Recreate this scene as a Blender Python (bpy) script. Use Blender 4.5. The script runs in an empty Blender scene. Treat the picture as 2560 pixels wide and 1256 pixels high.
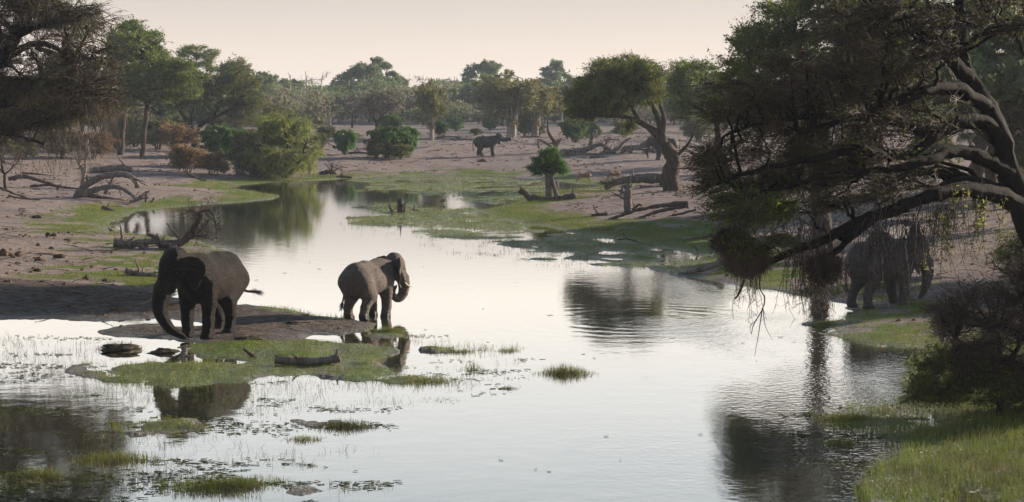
import bpy, math, random
import numpy as np
from mathutils import Vector

# ------------------------------------------------------------------ camera, sky, sun, exposure
scn = bpy.context.scene
F = 4500.0                     # focal length in photo pixels (2560 wide)
CAMH = 7.4
PITCH = math.atan((628 - 275) / F)
cam_d = bpy.data.cameras.new('camera')
cam = bpy.data.objects.new('camera', cam_d)
scn.collection.objects.link(cam)
cam_d.sensor_width = 36.0
cam_d.lens = 36.0 * F / 2560
cam_d.clip_start = 0.1
cam_d.clip_end = 6000
cam.location = (0, 0, CAMH)
cam.rotation_euler = (math.pi / 2 - PITCH, 0, 0)
scn.camera = cam

SUN_EL = math.radians(17)
SUN_AZ = math.radians(31)      # the sun stands to the right and a little beyond the river
sd_ = Vector((math.cos(SUN_EL) * math.cos(SUN_AZ), math.cos(SUN_EL) * math.sin(SUN_AZ), math.sin(SUN_EL)))
world = bpy.data.worlds.new('World')
scn.world = world
world.use_nodes = True
wn = world.node_tree
wn.nodes.clear()
w_out = wn.nodes.new('ShaderNodeOutputWorld')
w_bg = wn.nodes.new('ShaderNodeBackground')
w_sky = wn.nodes.new('ShaderNodeTexSky')
w_sky.sky_type = 'NISHITA'
w_sky.sun_disc = False
w_sky.sun_elevation = SUN_EL
w_sky.sun_rotation = math.pi / 2 - SUN_AZ
w_sky.dust_density = 2.0
w_sky.air_density = 1.0
w_tc = wn.nodes.new('ShaderNodeTexCoord')
w_sep = wn.nodes.new('ShaderNodeSeparateXYZ')
w_ramp = wn.nodes.new('ShaderNodeValToRGB')
wn.links.new(w_tc.outputs['Generated'], w_sep.inputs[0])
wn.links.new(w_sep.outputs[2], w_ramp.inputs[0])
cr = w_ramp.color_ramp
SKY = [(0.0, (9.6, 8.0, 6.9)), (0.03, (8.6, 7.3, 6.4)), (0.06, (6.8, 6.0, 5.6)), (0.078, (9.8, 8.9, 8.0)),
       (0.105, (14.6, 13.2, 11.7)), (0.17, (12.0, 12.1, 11.8)), (0.26, (7.6, 8.7, 9.2)), (0.5, (2.0, 3.0, 4.5)), (1.0, (0.9, 1.7, 3.3))]
while len(cr.elements) < len(SKY):
    cr.elements.new(0.5)
for e, (p, c) in zip(cr.elements, SKY):
    e.position = p
    e.color = (*c, 1)
w_mix = wn.nodes.new('ShaderNodeMix')
w_mix.data_type = 'RGBA'
w_mix.inputs[0].default_value = 0.85
wn.links.new(w_sky.outputs[0], w_mix.inputs[6])
wn.links.new(w_ramp.outputs[0], w_mix.inputs[7])
wn.links.new(w_mix.outputs[2], w_bg.inputs[0])
wn.links.new(w_bg.outputs[0], w_out.inputs[0])
w_bg.inputs[1].default_value = 0.05

sun_d = bpy.data.lights.new('sun', 'SUN')
sun = bpy.data.objects.new('sun', sun_d)
scn.collection.objects.link(sun)
sun_d.energy = 5.0
sun_d.angle = math.radians(0.6)
sun_d.color = (1.0, 0.85, 0.68)
sun.rotation_euler = sd_.to_track_quat('Z', 'Y').to_euler()

scn.view_settings.view_transform = 'Standard'
scn.view_settings.look = 'None'
scn.view_settings.exposure = 1.2
scn.view_settings.gamma = 1.0
scn.cycles.use_denoising = True
scn.cycles.max_bounces = 6
scn.cycles.diffuse_bounces = 2
scn.cycles.glossy_bounces = 3
scn.cycles.transmission_bounces = 2
scn.cycles.transparent_max_bounces = 4
scn.cycles.volume_bounces = 0
scn.cycles.use_adaptive_sampling = True
scn.cycles.adaptive_threshold = 0.02

# ------------------------------------------------------------------ helpers
COL = scn.collection
rng = np.random.default_rng(7)
fwd = np.array([0, math.cos(PITCH), -math.sin(PITCH)])
upv = np.array([0, math.sin(PITCH), math.cos(PITCH)])

def ray(px, py):
    px = np.asarray(px, float); py = np.asarray(py, float)
    d = np.zeros(np.broadcast(px, py).shape + (3,))
    d[..., 0] = (px - 1280) / F
    v = -(py - 628) / F
    d[..., 1] = fwd[1] + v * upv[1]
    d[..., 2] = fwd[2] + v * upv[2]
    return d

def P(px, py, D):
    """the world point seen at a photo pixel, D metres down the valley"""
    d = ray(px, py)
    t = np.asarray(D, float) / d[..., 1]
    return np.array([0, 0, CAMH]) + d * t[..., None]

def W0(pts):
    """photo pixels of a shoreline -> ground coordinates at water level"""
    pts = np.array(pts, float)
    d = ray(pts[:, 0], pts[:, 1])
    t = CAMH / -d[:, 2]
    return d[:, :2] * t[:, None]

def px2m(n, D):
    return n * D / F

def mesh_obj(name, V, faces, mats, parent=None, smooth=False, midx=None, attrs=None, link=True):
    """faces: list of int arrays (n,k)"""
    me = bpy.data.meshes.new(name)
    V = np.asarray(V, np.float32)
    faces = [np.asarray(f, np.int32) for f in faces if len(f)]
    nl = sum(f.size for f in faces); nf = sum(len(f) for f in faces)
    me.vertices.add(len(V)); me.vertices.foreach_set('co', V.ravel())
    me.loops.add(nl); me.loops.foreach_set('vertex_index', np.concatenate([f.ravel() for f in faces]))
    tot = np.concatenate([np.full(len(f), f.shape[1], np.int32) for f in faces])
    start = np.concatenate([[0], np.cumsum(tot)[:-1]]).astype(np.int32)
    me.polygons.add(nf); me.polygons.foreach_set('loop_start', start); me.polygons.foreach_set('loop_total', tot)
    for m in mats: me.materials.append(m)
    if midx is not None: me.polygons.foreach_set('material_index', np.asarray(midx, np.int32))
    me.polygons.foreach_set('use_smooth', np.full(nf, smooth))
    me.update(calc_edges=True)
    if attrs:
        for k, a in attrs.items():
            at = me.attributes.new(k, 'FLOAT', 'POINT'); at.data.foreach_set('value', np.asarray(a, np.float32))
    o = bpy.data.objects.new(name, me)
    COL.objects.link(o)
    if parent is not None: o.parent = parent
    return o

def thing(name, label, cat, loc=(0, 0, 0), group=None, rz=0.0):
    o = bpy.data.objects.new(name, None)
    COL.objects.link(o)
    o.empty_display_size = 0.3
    o.location = loc; o.rotation_euler = (0, 0, rz)
    return tag(o, label, cat, group)

def tag(o, label, cat, group=None, kind=None):
    o['label'] = label; o['category'] = cat
    if group: o['group'] = group
    if kind: o['kind'] = kind
    return o

# 2-D value noise
_tab = np.random.default_rng(3).random((256, 256))
def vnoise(x, y):
    x0 = np.floor(x).astype(int); y0 = np.floor(y).astype(int)
    fx = x - x0; fy = y - y0
    fx = fx * fx * (3 - 2 * fx); fy = fy * fy * (3 - 2 * fy)
    a = _tab[x0 & 255, y0 & 255]; b = _tab[(x0 + 1) & 255, y0 & 255]
    c = _tab[x0 & 255, (y0 + 1) & 255]; d = _tab[(x0 + 1) & 255, (y0 + 1) & 255]
    return (a * (1 - fx) + b * fx) * (1 - fy) + (c * (1 - fx) + d * fx) * fy
def fbm(x, y, oct=4):
    s = 0; a = 0.5; t = 0
    for i in range(oct):
        s = s + a * vnoise(x + 17.3 * i, y - 9.1 * i); t += a; a *= 0.5; x = x * 2.03; y = y * 2.03
    return s / t * 2 - 1
def sstep(a, b, x):
    t = np.clip((x - a) / (b - a), 0, 1); return t * t * (3 - 2 * t)

def sdpoly(P2, poly):
    """signed distance, positive inside"""
    x = P2[:, 0]; y = P2[:, 1]
    dmin = np.full(len(x), 1e18); ins = np.zeros(len(x), bool)
    n = len(poly)
    for i in range(n):
        ax, ay = poly[i]; bx, by = poly[(i + 1) % n]
        ex, ey = bx - ax, by - ay
        wx, wy = x - ax, y - ay
        t = np.clip((wx * ex + wy * ey) / (ex * ex + ey * ey + 1e-12), 0, 1)
        dx = wx - ex * t; dy = wy - ey * t
        dmin = np.minimum(dmin, dx * dx + dy * dy)
        c = ((ay > y) != (by > y)) & (x < (bx - ax) * (y - ay) / (by - ay + 1e-12) + ax)
        ins ^= c
    return np.where(ins, 1, -1) * np.sqrt(dmin)

# ------------------------------------------------------------------ materials
def nmat(name):
    m = bpy.data.materials.new(name); m.use_nodes = True
    nt = m.node_tree; nt.nodes.clear()
    out = nt.nodes.new('ShaderNodeOutputMaterial')
    return m, nt, out
class N:
    def __init__(s, nt): s.nt = nt
    def new(s, t, **kw):
        n = s.nt.nodes.new('ShaderNode' + t)
        for k, v in kw.items(): setattr(n, k, v)
        return n
    def put(s, inp, v):
        if v is None: return
        if isinstance(v, bpy.types.NodeSocket): s.nt.links.new(v, inp)
        elif isinstance(v, (tuple, list)) and len(v) == 3 and inp.type == 'RGBA': inp.default_value = (*v, 1)
        else: inp.default_value = v
    def math(s, op, a, b=None, c=None, clamp=False):
        n = s.new('Math', operation=op); n.use_clamp = clamp
        s.put(n.inputs[0], a); s.put(n.inputs[1], b)
        if c is not None: s.put(n.inputs[2], c)
        return n.outputs[0]
    def mix(s, f, a, b):
        n = s.new('Mix', data_type='RGBA'); s.put(n.inputs[0], f); s.put(n.inputs[6], a); s.put(n.inputs[7], b)
        return n.outputs[2]
    def noise(s, vec, scale, detail=4, rough=0.55):
        n = s.new('TexNoise'); s.put(n.inputs['Vector'], vec); n.inputs['Scale'].default_value = scale
        n.inputs['Detail'].default_value = detail; n.inputs['Roughness'].default_value = rough
        return n.outputs[0]
    def mapr(s, v, a, b, c=0.0, d=1.0):
        n = s.new('MapRange'); s.put(n.inputs[0], v)
        for i, q in enumerate((a, b, c, d)): n.inputs[i + 1].default_value = q
        return n.outputs[0]
    def obj(s): return s.new('TexCoord').outputs['Object']
    def scale(s, vec, xyz):
        n = s.new('VectorMath', operation='MULTIPLY'); s.put(n.inputs[0], vec); n.inputs[1].default_value = xyz
        return n.outputs[0]
    def bump(s, h, dist, strength=1.0):
        n = s.new('Bump'); s.put(n.inputs['Height'], h); n.inputs['Distance'].default_value = dist
        n.inputs['Strength'].default_value = strength
        return n.outputs[0]

def leaf_mat(name, c1, c2, c3=None, trans=0.5, rough=0.6):
    m, nt, out = nmat(name); n = N(nt)
    isl = n.new('NewGeometry').outputs['Random Per Island']
    big = n.mapr(n.noise(n.obj(), 0.9, 2), 0.35, 0.65)
    col = n.mix(isl, c1, c2)
    if c3 is not None: col = n.mix(big, col, c3)
    rnd = n.new('ObjectInfo').outputs['Random']
    hsv = n.new('HueSaturation'); n.put(hsv.inputs['Color'], col)
    n.put(hsv.inputs['Hue'], n.mapr(rnd, 0, 1, 0.485, 0.515)); n.put(hsv.inputs['Value'], n.mapr(rnd, 0, 1, 0.8, 1.2))
    b = n.new('BsdfPrincipled'); n.put(b.inputs['Base Color'], hsv.outputs[0]); b.inputs['Roughness'].default_value = rough
    b.inputs['Specular IOR Level'].default_value = 0.08
    t = n.new('BsdfTranslucent'); n.put(t.inputs[0], hsv.outputs[0])
    mx = n.new('MixShader'); mx.inputs[0].default_value = trans
    nt.links.new(b.outputs[0], mx.inputs[1]); nt.links.new(t.outputs[0], mx.inputs[2]); nt.links.new(mx.outputs[0], out.inputs[0])
    return m

def bark_mat(name, c1, c2, scale=6, rough=0.85, spec=0.08):
    m, nt, out = nmat(name); n = N(nt)
    o = n.obj()
    v = n.scale(o, (1, 1, 0.25))
    a = n.noise(v, scale, 5, 0.65)
    col = n.mix(n.mapr(a, 0.3, 0.7), c1, c2)
    b = n.new('BsdfPrincipled'); n.put(b.inputs['Base Color'], col); b.inputs['Roughness'].default_value = rough
    b.inputs['Specular IOR Level'].default_value = spec
    n.put(b.inputs['Normal'], n.bump(n.noise(v, scale * 3, 5, 0.7), 0.06, 0.9))
    nt.links.new(b.outputs[0], out.inputs[0])
    return m

M = {}
M['bark'] = bark_mat('bark_grey_brown', (0.03, 0.023, 0.018), (0.095, 0.072, 0.058))
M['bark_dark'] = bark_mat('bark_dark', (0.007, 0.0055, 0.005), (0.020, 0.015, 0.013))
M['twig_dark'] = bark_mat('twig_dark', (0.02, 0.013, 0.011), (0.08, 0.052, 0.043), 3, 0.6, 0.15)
M['twig_brown'] = bark_mat('twig_brown', (0.06, 0.042, 0.032), (0.14, 0.10, 0.075), 3)
M['twig_purple'] = bark_mat('twig_purple', (0.06, 0.045, 0.042), (0.12, 0.092, 0.085), 3)
M['dead_grey'] = bark_mat('dead_wood_grey', (0.05, 0.042, 0.038), (0.20, 0.165, 0.15), 5)
M['dead_dark'] = bark_mat('dead_wood_dark', (0.035, 0.028, 0.024), (0.13, 0.10, 0.085), 5)
M['white_bark'] = bark_mat('bark_pale', (0.12, 0.10, 0.085), (0.30, 0.26, 0.23), 4)
M['leaf_acacia'] = leaf_mat('leaf_acacia', (0.08, 0.125, 0.02), (0.24, 0.28, 0.045), (0.06, 0.085, 0.03))
M['leaf_green'] = leaf_mat('leaf_green', (0.055, 0.13, 0.025), (0.13, 0.22, 0.045), (0.045, 0.09, 0.03))
M['leaf_yellow'] = leaf_mat('leaf_yellow', (0.16, 0.18, 0.035), (0.32, 0.32, 0.08), (0.12, 0.14, 0.04))
M['leaf_olive'] = leaf_mat('leaf_olive', (0.11, 0.12, 0.045), (0.22, 0.21, 0.085), (0.09, 0.09, 0.045))
M['leaf_brown'] = leaf_mat('leaf_brown', (0.18, 0.105, 0.05), (0.34, 0.205, 0.10), (0.14, 0.095, 0.055))
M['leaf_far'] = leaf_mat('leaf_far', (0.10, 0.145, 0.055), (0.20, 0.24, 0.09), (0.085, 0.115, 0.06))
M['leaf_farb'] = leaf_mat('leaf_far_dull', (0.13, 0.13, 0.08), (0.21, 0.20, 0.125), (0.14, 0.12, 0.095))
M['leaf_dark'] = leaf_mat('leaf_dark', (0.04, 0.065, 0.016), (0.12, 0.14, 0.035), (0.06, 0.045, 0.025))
M['grass'] = leaf_mat('grass_blade', (0.075, 0.115, 0.018), (0.22, 0.24, 0.045), (0.12, 0.11, 0.04), 0.3)
M['grass_w'] = leaf_mat('grass_water', (0.045, 0.065, 0.016), (0.14, 0.16, 0.04), (0.07, 0.065, 0.028), 0.25)

# ------------------------------------------------------------------ terrain
L1 = W0([(-2500, 801), (0, 801), (130, 797), (240, 803), (400, 796), (480, 802), (520, 813), (470, 819), (400, 811), (330, 814), (245, 826),
         (235, 834), (300, 842), (420, 850), (482, 857), (455, 870), (470, 884), (540, 894), (620, 890), (700, 882), (760, 872), (745, 852), (780, 838), (860, 838), (925, 824), (950, 810), (900, 800), (800, 789),
         (750, 777), (690, 768), (620, 760), (560, 765), (480, 755), (432, 742), (448, 715), (520, 695), (560, 650), (545, 618), (470, 597),
         (380, 590), (320, 584), (280, 572), (275, 558), (300, 545), (345, 530), (400, 522), (520, 512), (600, 506), (680, 499), (700, 491),
         (640, 480), (575, 471), (610, 462), (700, 455), (800, 451), (900, 446), (1000, 440), (1100, 437), (1250, 439), (1330, 446),
         (1500, 465), (1330, 485), (1290, 508), (1200, 528), (1230, 545), (1330, 560), (1420, 580), (1550, 600), (1650, 618), (1760, 640),
         (1690, 672), (1700, 690), (1780, 702), (1900, 722), (2020, 742), (2110, 758), (2120, 790), (2090, 815), (2095, 850), (2200, 868),
         (2330, 872), (2255, 905), (2270, 955), (2270, 1005), (2360, 1060), (2420, 1120), (2440, 1180), (2460, 1256), (2500, 1400), (2600, 2400), (9000, 2400), (9000, 300), (1280, 288), (-9000, 300), (-9000, 801)])
ISL = [W0([(250, 866), (300, 861), (355, 868), (362, 880), (300, 884), (255, 878)])]
MARSH = [W0([(885, 520), (960, 505), (1060, 520), (1200, 520), (1330, 535), (1500, 575), (1650, 600), (1790, 640), (1720, 700), (1600, 672),
             (1450, 662), (1280, 650), (1210, 635), (1290, 622), (1180, 600), (1060, 592), (1010, 578), (1120, 572), (1000, 565), (880, 563), (870, 545), (1000, 540)]),
         W0([(860, 450), (1000, 440), (1330, 446), (1420, 480), (1300, 500), (1240, 512), (1150, 500), (1000, 482), (880, 478), (940, 462)]),
         W0([(2010, 805), (2120, 800), (2120, 850), (2030, 838)]),
         W0([(2050, 1045), (2160, 1020), (2290, 1000), (2500, 1100), (2560, 1300), (2350, 1380), (2120, 1250), (2190, 1170), (2240, 1110), (2120, 1080)]),
         W0([(185, 930), (210, 912), (300, 900), (380, 885), (480, 868), (760, 858), (940, 862), (975, 885), (925, 905), (975, 935), (900, 952), (780, 935), (700, 940), (560, 958), (440, 966), (300, 960)]),
         W0([(930, 950), (1050, 945), (1150, 950), (1000, 962)]), W0([(1080, 875), (1200, 868), (1300, 872), (1200, 888)]), W0([(280, 1060), (480, 1050), (520, 1075), (350, 1085)]), W0([(720, 1050), (900, 1052), (960, 1072), (800, 1085)]), W0([(420, 1205), (640, 1200), (860, 1218), (640, 1238), (450, 1235)]),
         W0([(930, 825), (1010, 822), (1005, 845), (950, 842)])]
MUD = [W0([(-300, 715), (100, 720), (400, 735), (640, 755), (800, 783), (960, 800), (920, 830), (760, 845), (730, 880), (500, 905), (370, 885), (420, 860), (220, 840), (240, 806), (0, 812), (-300, 810)])]
GREEN = [W0([(380, 640), (440, 640), (450, 700), (400, 735), (330, 730), (180, 705), (260, 680), (380, 690)]),
         W0([(2100, 775), (2300, 770), (2400, 800), (2700, 850), (2700, 1500), (2100, 1400), (2200, 1000), (2240, 900), (2090, 830)]),
         W0([(1500, 560), (1760, 570), (1850, 620), (2000, 720), (1800, 700), (1600, 640)]),
         W0([(600, 765), (690, 765), (960, 800), (930, 815), (800, 795), (700, 785)])]

def height(x, y, full=False):
    x = np.atleast_1d(np.asarray(x, float)); y = np.atleast_1d(np.asarray(y, float))
    Q = np.stack([x, y], 1)
    wob = fbm(x / 3.1, y / 3.1, 4)
    sd = sdpoly(Q, L1)
    sdn = sd + wob * np.clip(0.25 + np.abs(sd) * 0.1, 0, 1.2) * np.where(y > 120, 2.0, 1.0)
    sdn = sdn + fbm(x / 0.7 + 2, y / 1.0, 3) * np.clip(0.4 - np.abs(sdn) * 0.2, 0, 0.4)
    ins = 0.10 * np.tanh(np.maximum(sdn, 0) / 0.6) + 0.055 * np.minimum(np.maximum(sdn - 0.8, 0), 34)
    z = np.where(sdn > 0, ins, np.maximum(sdn * 0.22, -1.3))
    for q in ISL:
        s = sdpoly(Q, q) + wob * 0.2
        z = np.maximum(z, np.where(s > 0, 0.12 * np.tanh(s / 0.4), s * 0.25))
    mm = np.zeros(len(x))
    big = fbm(x / 5.0 + 31, y / 7.0 + 5, 5)
    for qi, q in enumerate(MARSH):
        s = sdpoly(Q, q) + wob * 0.7
        hm = np.where(s > 0, 0.035 * np.tanh(s / 1.0) + 0.07 * big + 0.11 * fbm(x / 1.3 + 7, y / 1.9, 4) - (0.014 if qi < 2 else -0.004), s * 0.2)
        hm = np.where(s > 0, np.minimum(hm, 0.16), hm)
        z = np.maximum(z, hm); mm = np.maximum(mm, sstep(-0.4, 0.6, s))
    # the land climbs gently toward the distant wood
    z = z + sstep(200, 560, y) * 3.6
    inl = sstep(1.0, 9, sdn)
    z = z + inl * (0.22 * fbm(x / 11, y / 14, 3) + 0.05 * fbm(x / 2.2, y / 2.2, 4))
    z = z + np.where(z > 0.02, 0.022 * fbm(x / 0.5, y / 0.5, 3) + 0.02 * fbm(x / 1.3, y / 1.3, 3), 0)
    if full:
        g = sstep(0.62, 0.10, z + 0.22 * fbm(x / 4, y / 6, 4)) * sstep(-0.75, -0.1, fbm(x / 1.7 + 9, y / 2.6, 4)) * (1 - 0.75 * sstep(0.15, -0.25, fbm(x / 1.0 + 4, y / 1.5 + 8, 4)) * sstep(130, 90, y))
        mud = np.zeros(len(x))
        for q in MUD: mud = np.maximum(mud, sstep(-0.4, 0.7, sdpoly(Q, q) + wob * 0.6))
        g = g * (1 - 0.9 * mud)
        for q in GREEN: g = np.maximum(g, sstep(-0.8, 0.8, sdpoly(Q, q) + fbm(x / 1.5, y / 1.5, 4) * 1.6) * np.clip(0.72 + 0.75 * fbm(x / 0.9 + 3, y / 1.4, 4), 0, 1))
        g = np.maximum(g, mm * sstep(-0.02, 0.03, z))
        g = np.where(y > 190, g * sstep(-0.15, 0.25, fbm(x / 14, y / 22, 3) + 0.35 * sstep(280, 200, y)), g)
        return z, g, mud, sdn
    return z

ys = np.concatenate([np.linspace(-45, 28, 24), 28 * (1500 / 28) ** np.linspace(0, 1, 760)[1:]])
us = np.concatenate([np.linspace(-2.2, -0.36, 26)[:-1], np.linspace(-0.36, 0.36, 640), np.linspace(0.36, 2.2, 26)[1:]])
YY, UU = np.meshgrid(ys, us, indexing='ij')
XX = UU * np.maximum(YY, 30)
tz, tg, tm, tsd = height(XX.ravel(), YY.ravel(), True)
ny, nx = YY.shape
idx = np.arange(ny * nx).reshape(ny, nx)
Fq = np.stack([idx[:-1, :-1], idx[:-1, 1:], idx[1:, 1:], idx[1:, :-1]], -1).reshape(-1, 4)

m, nt, out = nmat('ground_sand_mud_grass'); n = N(nt)
o = n.obj()
ag = n.new('Attribute', attribute_name='grass').outputs['Fac']
am = n.new('Attribute', attribute_name='mud').outputs['Fac']
sepz = n.new('SeparateXYZ'); n.put(sepz.inputs[0], o)
fine = n.noise(o, 2.6, 6, 0.7)
mid = n.noise(n.scale(o, (1, 0.6, 1)), 0.35, 5, 0.6)
spk = n.noise(o, 9.0, 3, 0.6)
sand = n.mix(n.mapr(fine, 0.3, 0.7), (0.145, 0.12, 0.112), (0.30, 0.26, 0.248))
sand = n.mix(n.mapr(mid, 0.38, 0.62), sand, (0.23, 0.18, 0.157))
sand = n.mix(n.mapr(n.noise(o, 1.1, 5, 0.7), 0.60, 0.68), sand, (0.12, 0.085, 0.07))
crk = n.new('TexVoronoi', feature='DISTANCE_TO_EDGE'); n.put(crk.inputs['Vector'], n.scale(o, (1, 0.8, 1))); crk.inputs['Scale'].default_value = 0.9
trk = n.noise(n.scale(o, (0.7, 1.5, 1)), 0.9, 4, 0.75)
sand = n.mix(n.math('MULTIPLY', n.mapr(trk, 0.50, 0.60), 0.55), sand, (0.13, 0.10, 0.088))
shade_streak = n.noise(n.scale(o, (0.5, 1.6, 1)), 0.16, 5, 0.7)  # dark streaks: litter and shadow lines of logs, painted into the sand colour
sand = n.mix(n.mapr(shade_streak, 0.52, 0.62), sand, n.mix(0.5, sand, (0.10, 0.085, 0.08)))
mudc = n.mix(n.mapr(fine, 0.35, 0.65), (0.035, 0.028, 0.023), (0.14, 0.112, 0.095))
grs = n.mix(n.mapr(fine, 0.3, 0.7), (0.07, 0.095, 0.022), (0.20, 0.205, 0.052))
grs = n.mix(n.mapr(mid, 0.4, 0.6), grs, (0.075, 0.125, 0.024))
grs = n.mix(n.mapr(spk, 0.52, 0.66), grs, (0.09, 0.075, 0.04))
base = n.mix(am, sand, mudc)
gm = n.mapr(n.math('ADD', ag, n.math('MULTIPLY', n.math('SUBTRACT', fine, 0.5), 1.1)), 0.42, 0.78)
base = n.mix(gm, base, grs)
wet = n.mapr(sepz.outputs[2], 0.03, 0.14, 1.0, 0.0)
base = n.mix(n.math('MULTIPLY', n.math('MULTIPLY', wet, 0.75), n.math('SUBTRACT', 1.0, n.math('MULTIPLY', gm, 0.75))), base, (0.035, 0.03, 0.02))
b = n.new('BsdfPrincipled'); n.put(b.inputs['Base Color'], base)
n.put(b.inputs['Roughness'], n.mapr(wet, 0, 1, 0.9, 0.45))
n.put(b.inputs['Specular IOR Level'], n.mapr(wet, 0, 1, 0.04, 0.35))
hh = n.math('ADD', n.math('MULTIPLY', fine, 0.6), n.math('ADD', n.math('MULTIPLY', spk, 0.4), n.math('MULTIPLY', trk, -1.2)))
n.put(b.inputs['Normal'], n.bump(hh, 0.30, 1.0))
nt.links.new(b.outputs[0], out.inputs[0])
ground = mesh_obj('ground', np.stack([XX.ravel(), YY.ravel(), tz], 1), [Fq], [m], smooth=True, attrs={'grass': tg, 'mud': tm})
ground['kind'] = 'structure'; ground['label'] = 'sandy river banks with mud and green grass at the waterline'

def hz(x, y): return float(height(x, y)[0])
def G(px, py):
    """the point of the ground (or water) seen at a photo pixel"""
    d = ray(px, py)
    t = np.concatenate([np.linspace(20, 260, 1200), np.linspace(260, 1400, 900)])
    p = np.array([0, 0, CAMH]) + d * t[:, None]
    h = np.maximum(height(p[:, 0], p[:, 1]), 0)
    k = np.argmax(p[:, 2] < h)
    if p[k, 2] >= h[k]: k = len(t) - 1
    q = p[k].copy(); q[2] = max(h[k], hz(q[0], q[1]))
    return q

# ------------------------------------------------------------------ water
m, nt, out = nmat('river_water'); n = N(nt)
o = n.obj()
sepw = n.new('SeparateXYZ'); n.put(sepw.inputs[0], o)
RC = W0([(1590, 800)])[0]
rv = n.new('VectorMath', operation='SUBTRACT'); n.put(rv.inputs[0], o); rv.inputs[1].default_value = (RC[0], RC[1], 0)
rl = n.new('VectorMath', operation='LENGTH'); n.put(rl.inputs[0], rv.outputs[0])
rr = n.math('ADD', rl.outputs[1], n.math('MULTIPLY', n.noise(o, 0.45, 3), 1.3))
ring = n.math('SINE', n.math('MULTIPLY', rr, 6.5))
fall = n.math('MULTIPLY', n.mapr(rr, 1.0, 3.5), n.mapr(rr, 4.0, 8.5, 1.0, 0.0))
ring = n.math('MULTIPLY', n.math('MULTIPLY', ring, fall), 0.0016)
w1 = n.noise(n.scale(o, (1.0, 1.0, 1)), 5.0, 3, 0.5)
w2 = n.noise(o, 1.3, 2, 0.5)
patch = n.mapr(n.noise(n.scale(o, (1, 0.45, 1)), 0.16, 3), 0.42, 0.62)
rightm = n.mapr(n.math('SUBTRACT', sepw.outputs[0], n.math('MULTIPLY', sepw.outputs[1], 0.055)), -1.0, 3.0, 0.12, 1.0)
amp = n.math('MULTIPLY', n.math('ADD', n.math('MULTIPLY', patch, 0.9), 0.12), rightm)
hgt = n.math('ADD', n.math('MULTIPLY', n.math('MULTIPLY', w1, amp), 0.024), n.math('MULTIPLY', w2, 0.008))
hgt = n.math('ADD', hgt, ring)
nb = n.bump(hgt, 1.0, 0.55)
dif = n.new('BsdfDiffuse'); dif.inputs[0].default_value = (0.035, 0.032, 0.022, 1)
gl = n.new('BsdfGlossy'); gl.inputs['Roughness'].default_value = 0.045; gl.inputs[0].default_value = (0.97, 0.97, 0.97, 1)
n.put(gl.inputs['Normal'], nb)
fr = n.new('Fresnel'); fr.inputs[0].default_value = 1.33; n.put(fr.inputs['Normal'], nb)
fac = n.math('POWER', fr.outputs[0], 0.5, clamp=True)
mx = n.new('MixShader'); n.put(mx.inputs[0], fac)
nt.links.new(dif.outputs[0], mx.inputs[1]); nt.links.new(gl.outputs[0], mx.inputs[2]); nt.links.new(mx.outputs[0], out.inputs[0])
water = mesh_obj('water', [(-90, -45, 0), (90, -45, 0), (90, 290, 0), (-90, 290, 0)], [[[0, 1, 2, 3]]], [m])
water['kind'] = 'structure'; water['label'] = 'calm river reflecting the pale sky'

# ------------------------------------------------------------------ haze
m, nt, out = nmat('thin_dusty_air'); n = N(nt)
pv = n.new('VolumePrincipled'); pv.inputs['Color'].default_value = (0.74, 0.85, 1.0, 1)
pv.inputs['Density'].default_value = 0.00016; pv.inputs['Anisotropy'].default_value = 0.2
nt.links.new(pv.outputs[0], out.inputs[1])
bx0, bx1, by0, by1, bz0, bz1 = -3500, 3500, -60, 1600, -3.2, 34
V = [(x, y, z) for x in (bx0, bx1) for y in (by0, by1) for z in (bz0, bz1)]
haze = mesh_obj('haze', V, [[[0, 1, 3, 2], [4, 6, 7, 5], [0, 4, 5, 1], [2, 3, 7, 6], [0, 2, 6, 4], [1, 5, 7, 3]]], [m])
tag(haze, 'thin dusty evening air over the river valley', 'haze', kind='stuff')

# ------------------------------------------------------------------ branches and leaves
def unit(v): return v / (np.linalg.norm(v, axis=-1, keepdims=True) + 1e-9)
def tubes(paths, rad, sides):
    """paths (N,K,3), rad (N,K) -> verts, quads"""
    paths = np.asarray(paths, float); rad = np.asarray(rad, float)
    Nn, K, _ = paths.shape
    T = unit(np.gradient(paths, axis=1))
    mean = unit(paths[:, -1] - paths[:, 0])
    ref = np.where(np.abs(mean[:, 2:3]) > 0.8, np.array([[1.0, 0.1, 0]]), np.array([[0.05, 0.02, 1.0]]))[:, None, :]
    A = unit(np.cross(T, np.broadcast_to(ref, T.shape))); B = np.cross(T, A)
    ang = np.arange(sides) * 2 * math.pi / sides
    V = paths[:, :, None] + rad[:, :, None, None] * (A[:, :, None] * np.cos(ang)[None, None, :, None] + B[:, :, None] * np.sin(ang)[None, None, :, None])
    idx = np.arange(Nn * K * sides).reshape(Nn, K, sides)
    a = idx[:, :-1]; bq = idx[:, 1:]
    Fq = np.stack([a, np.roll(a, -1, 2), np.roll(bq, -1, 2), bq], -1).reshape(-1, 4)
    return V.reshape(-1, 3), Fq
def bez(p0, p1, bend, K):
    t = np.linspace(0, 1, K)[None, :, None]
    mid = (p0 + p1) / 2 + bend
    return (1 - t) ** 2 * p0[:, None] + 2 * t * (1 - t) * mid[:, None] + t ** 2 * p1[:, None]
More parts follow.
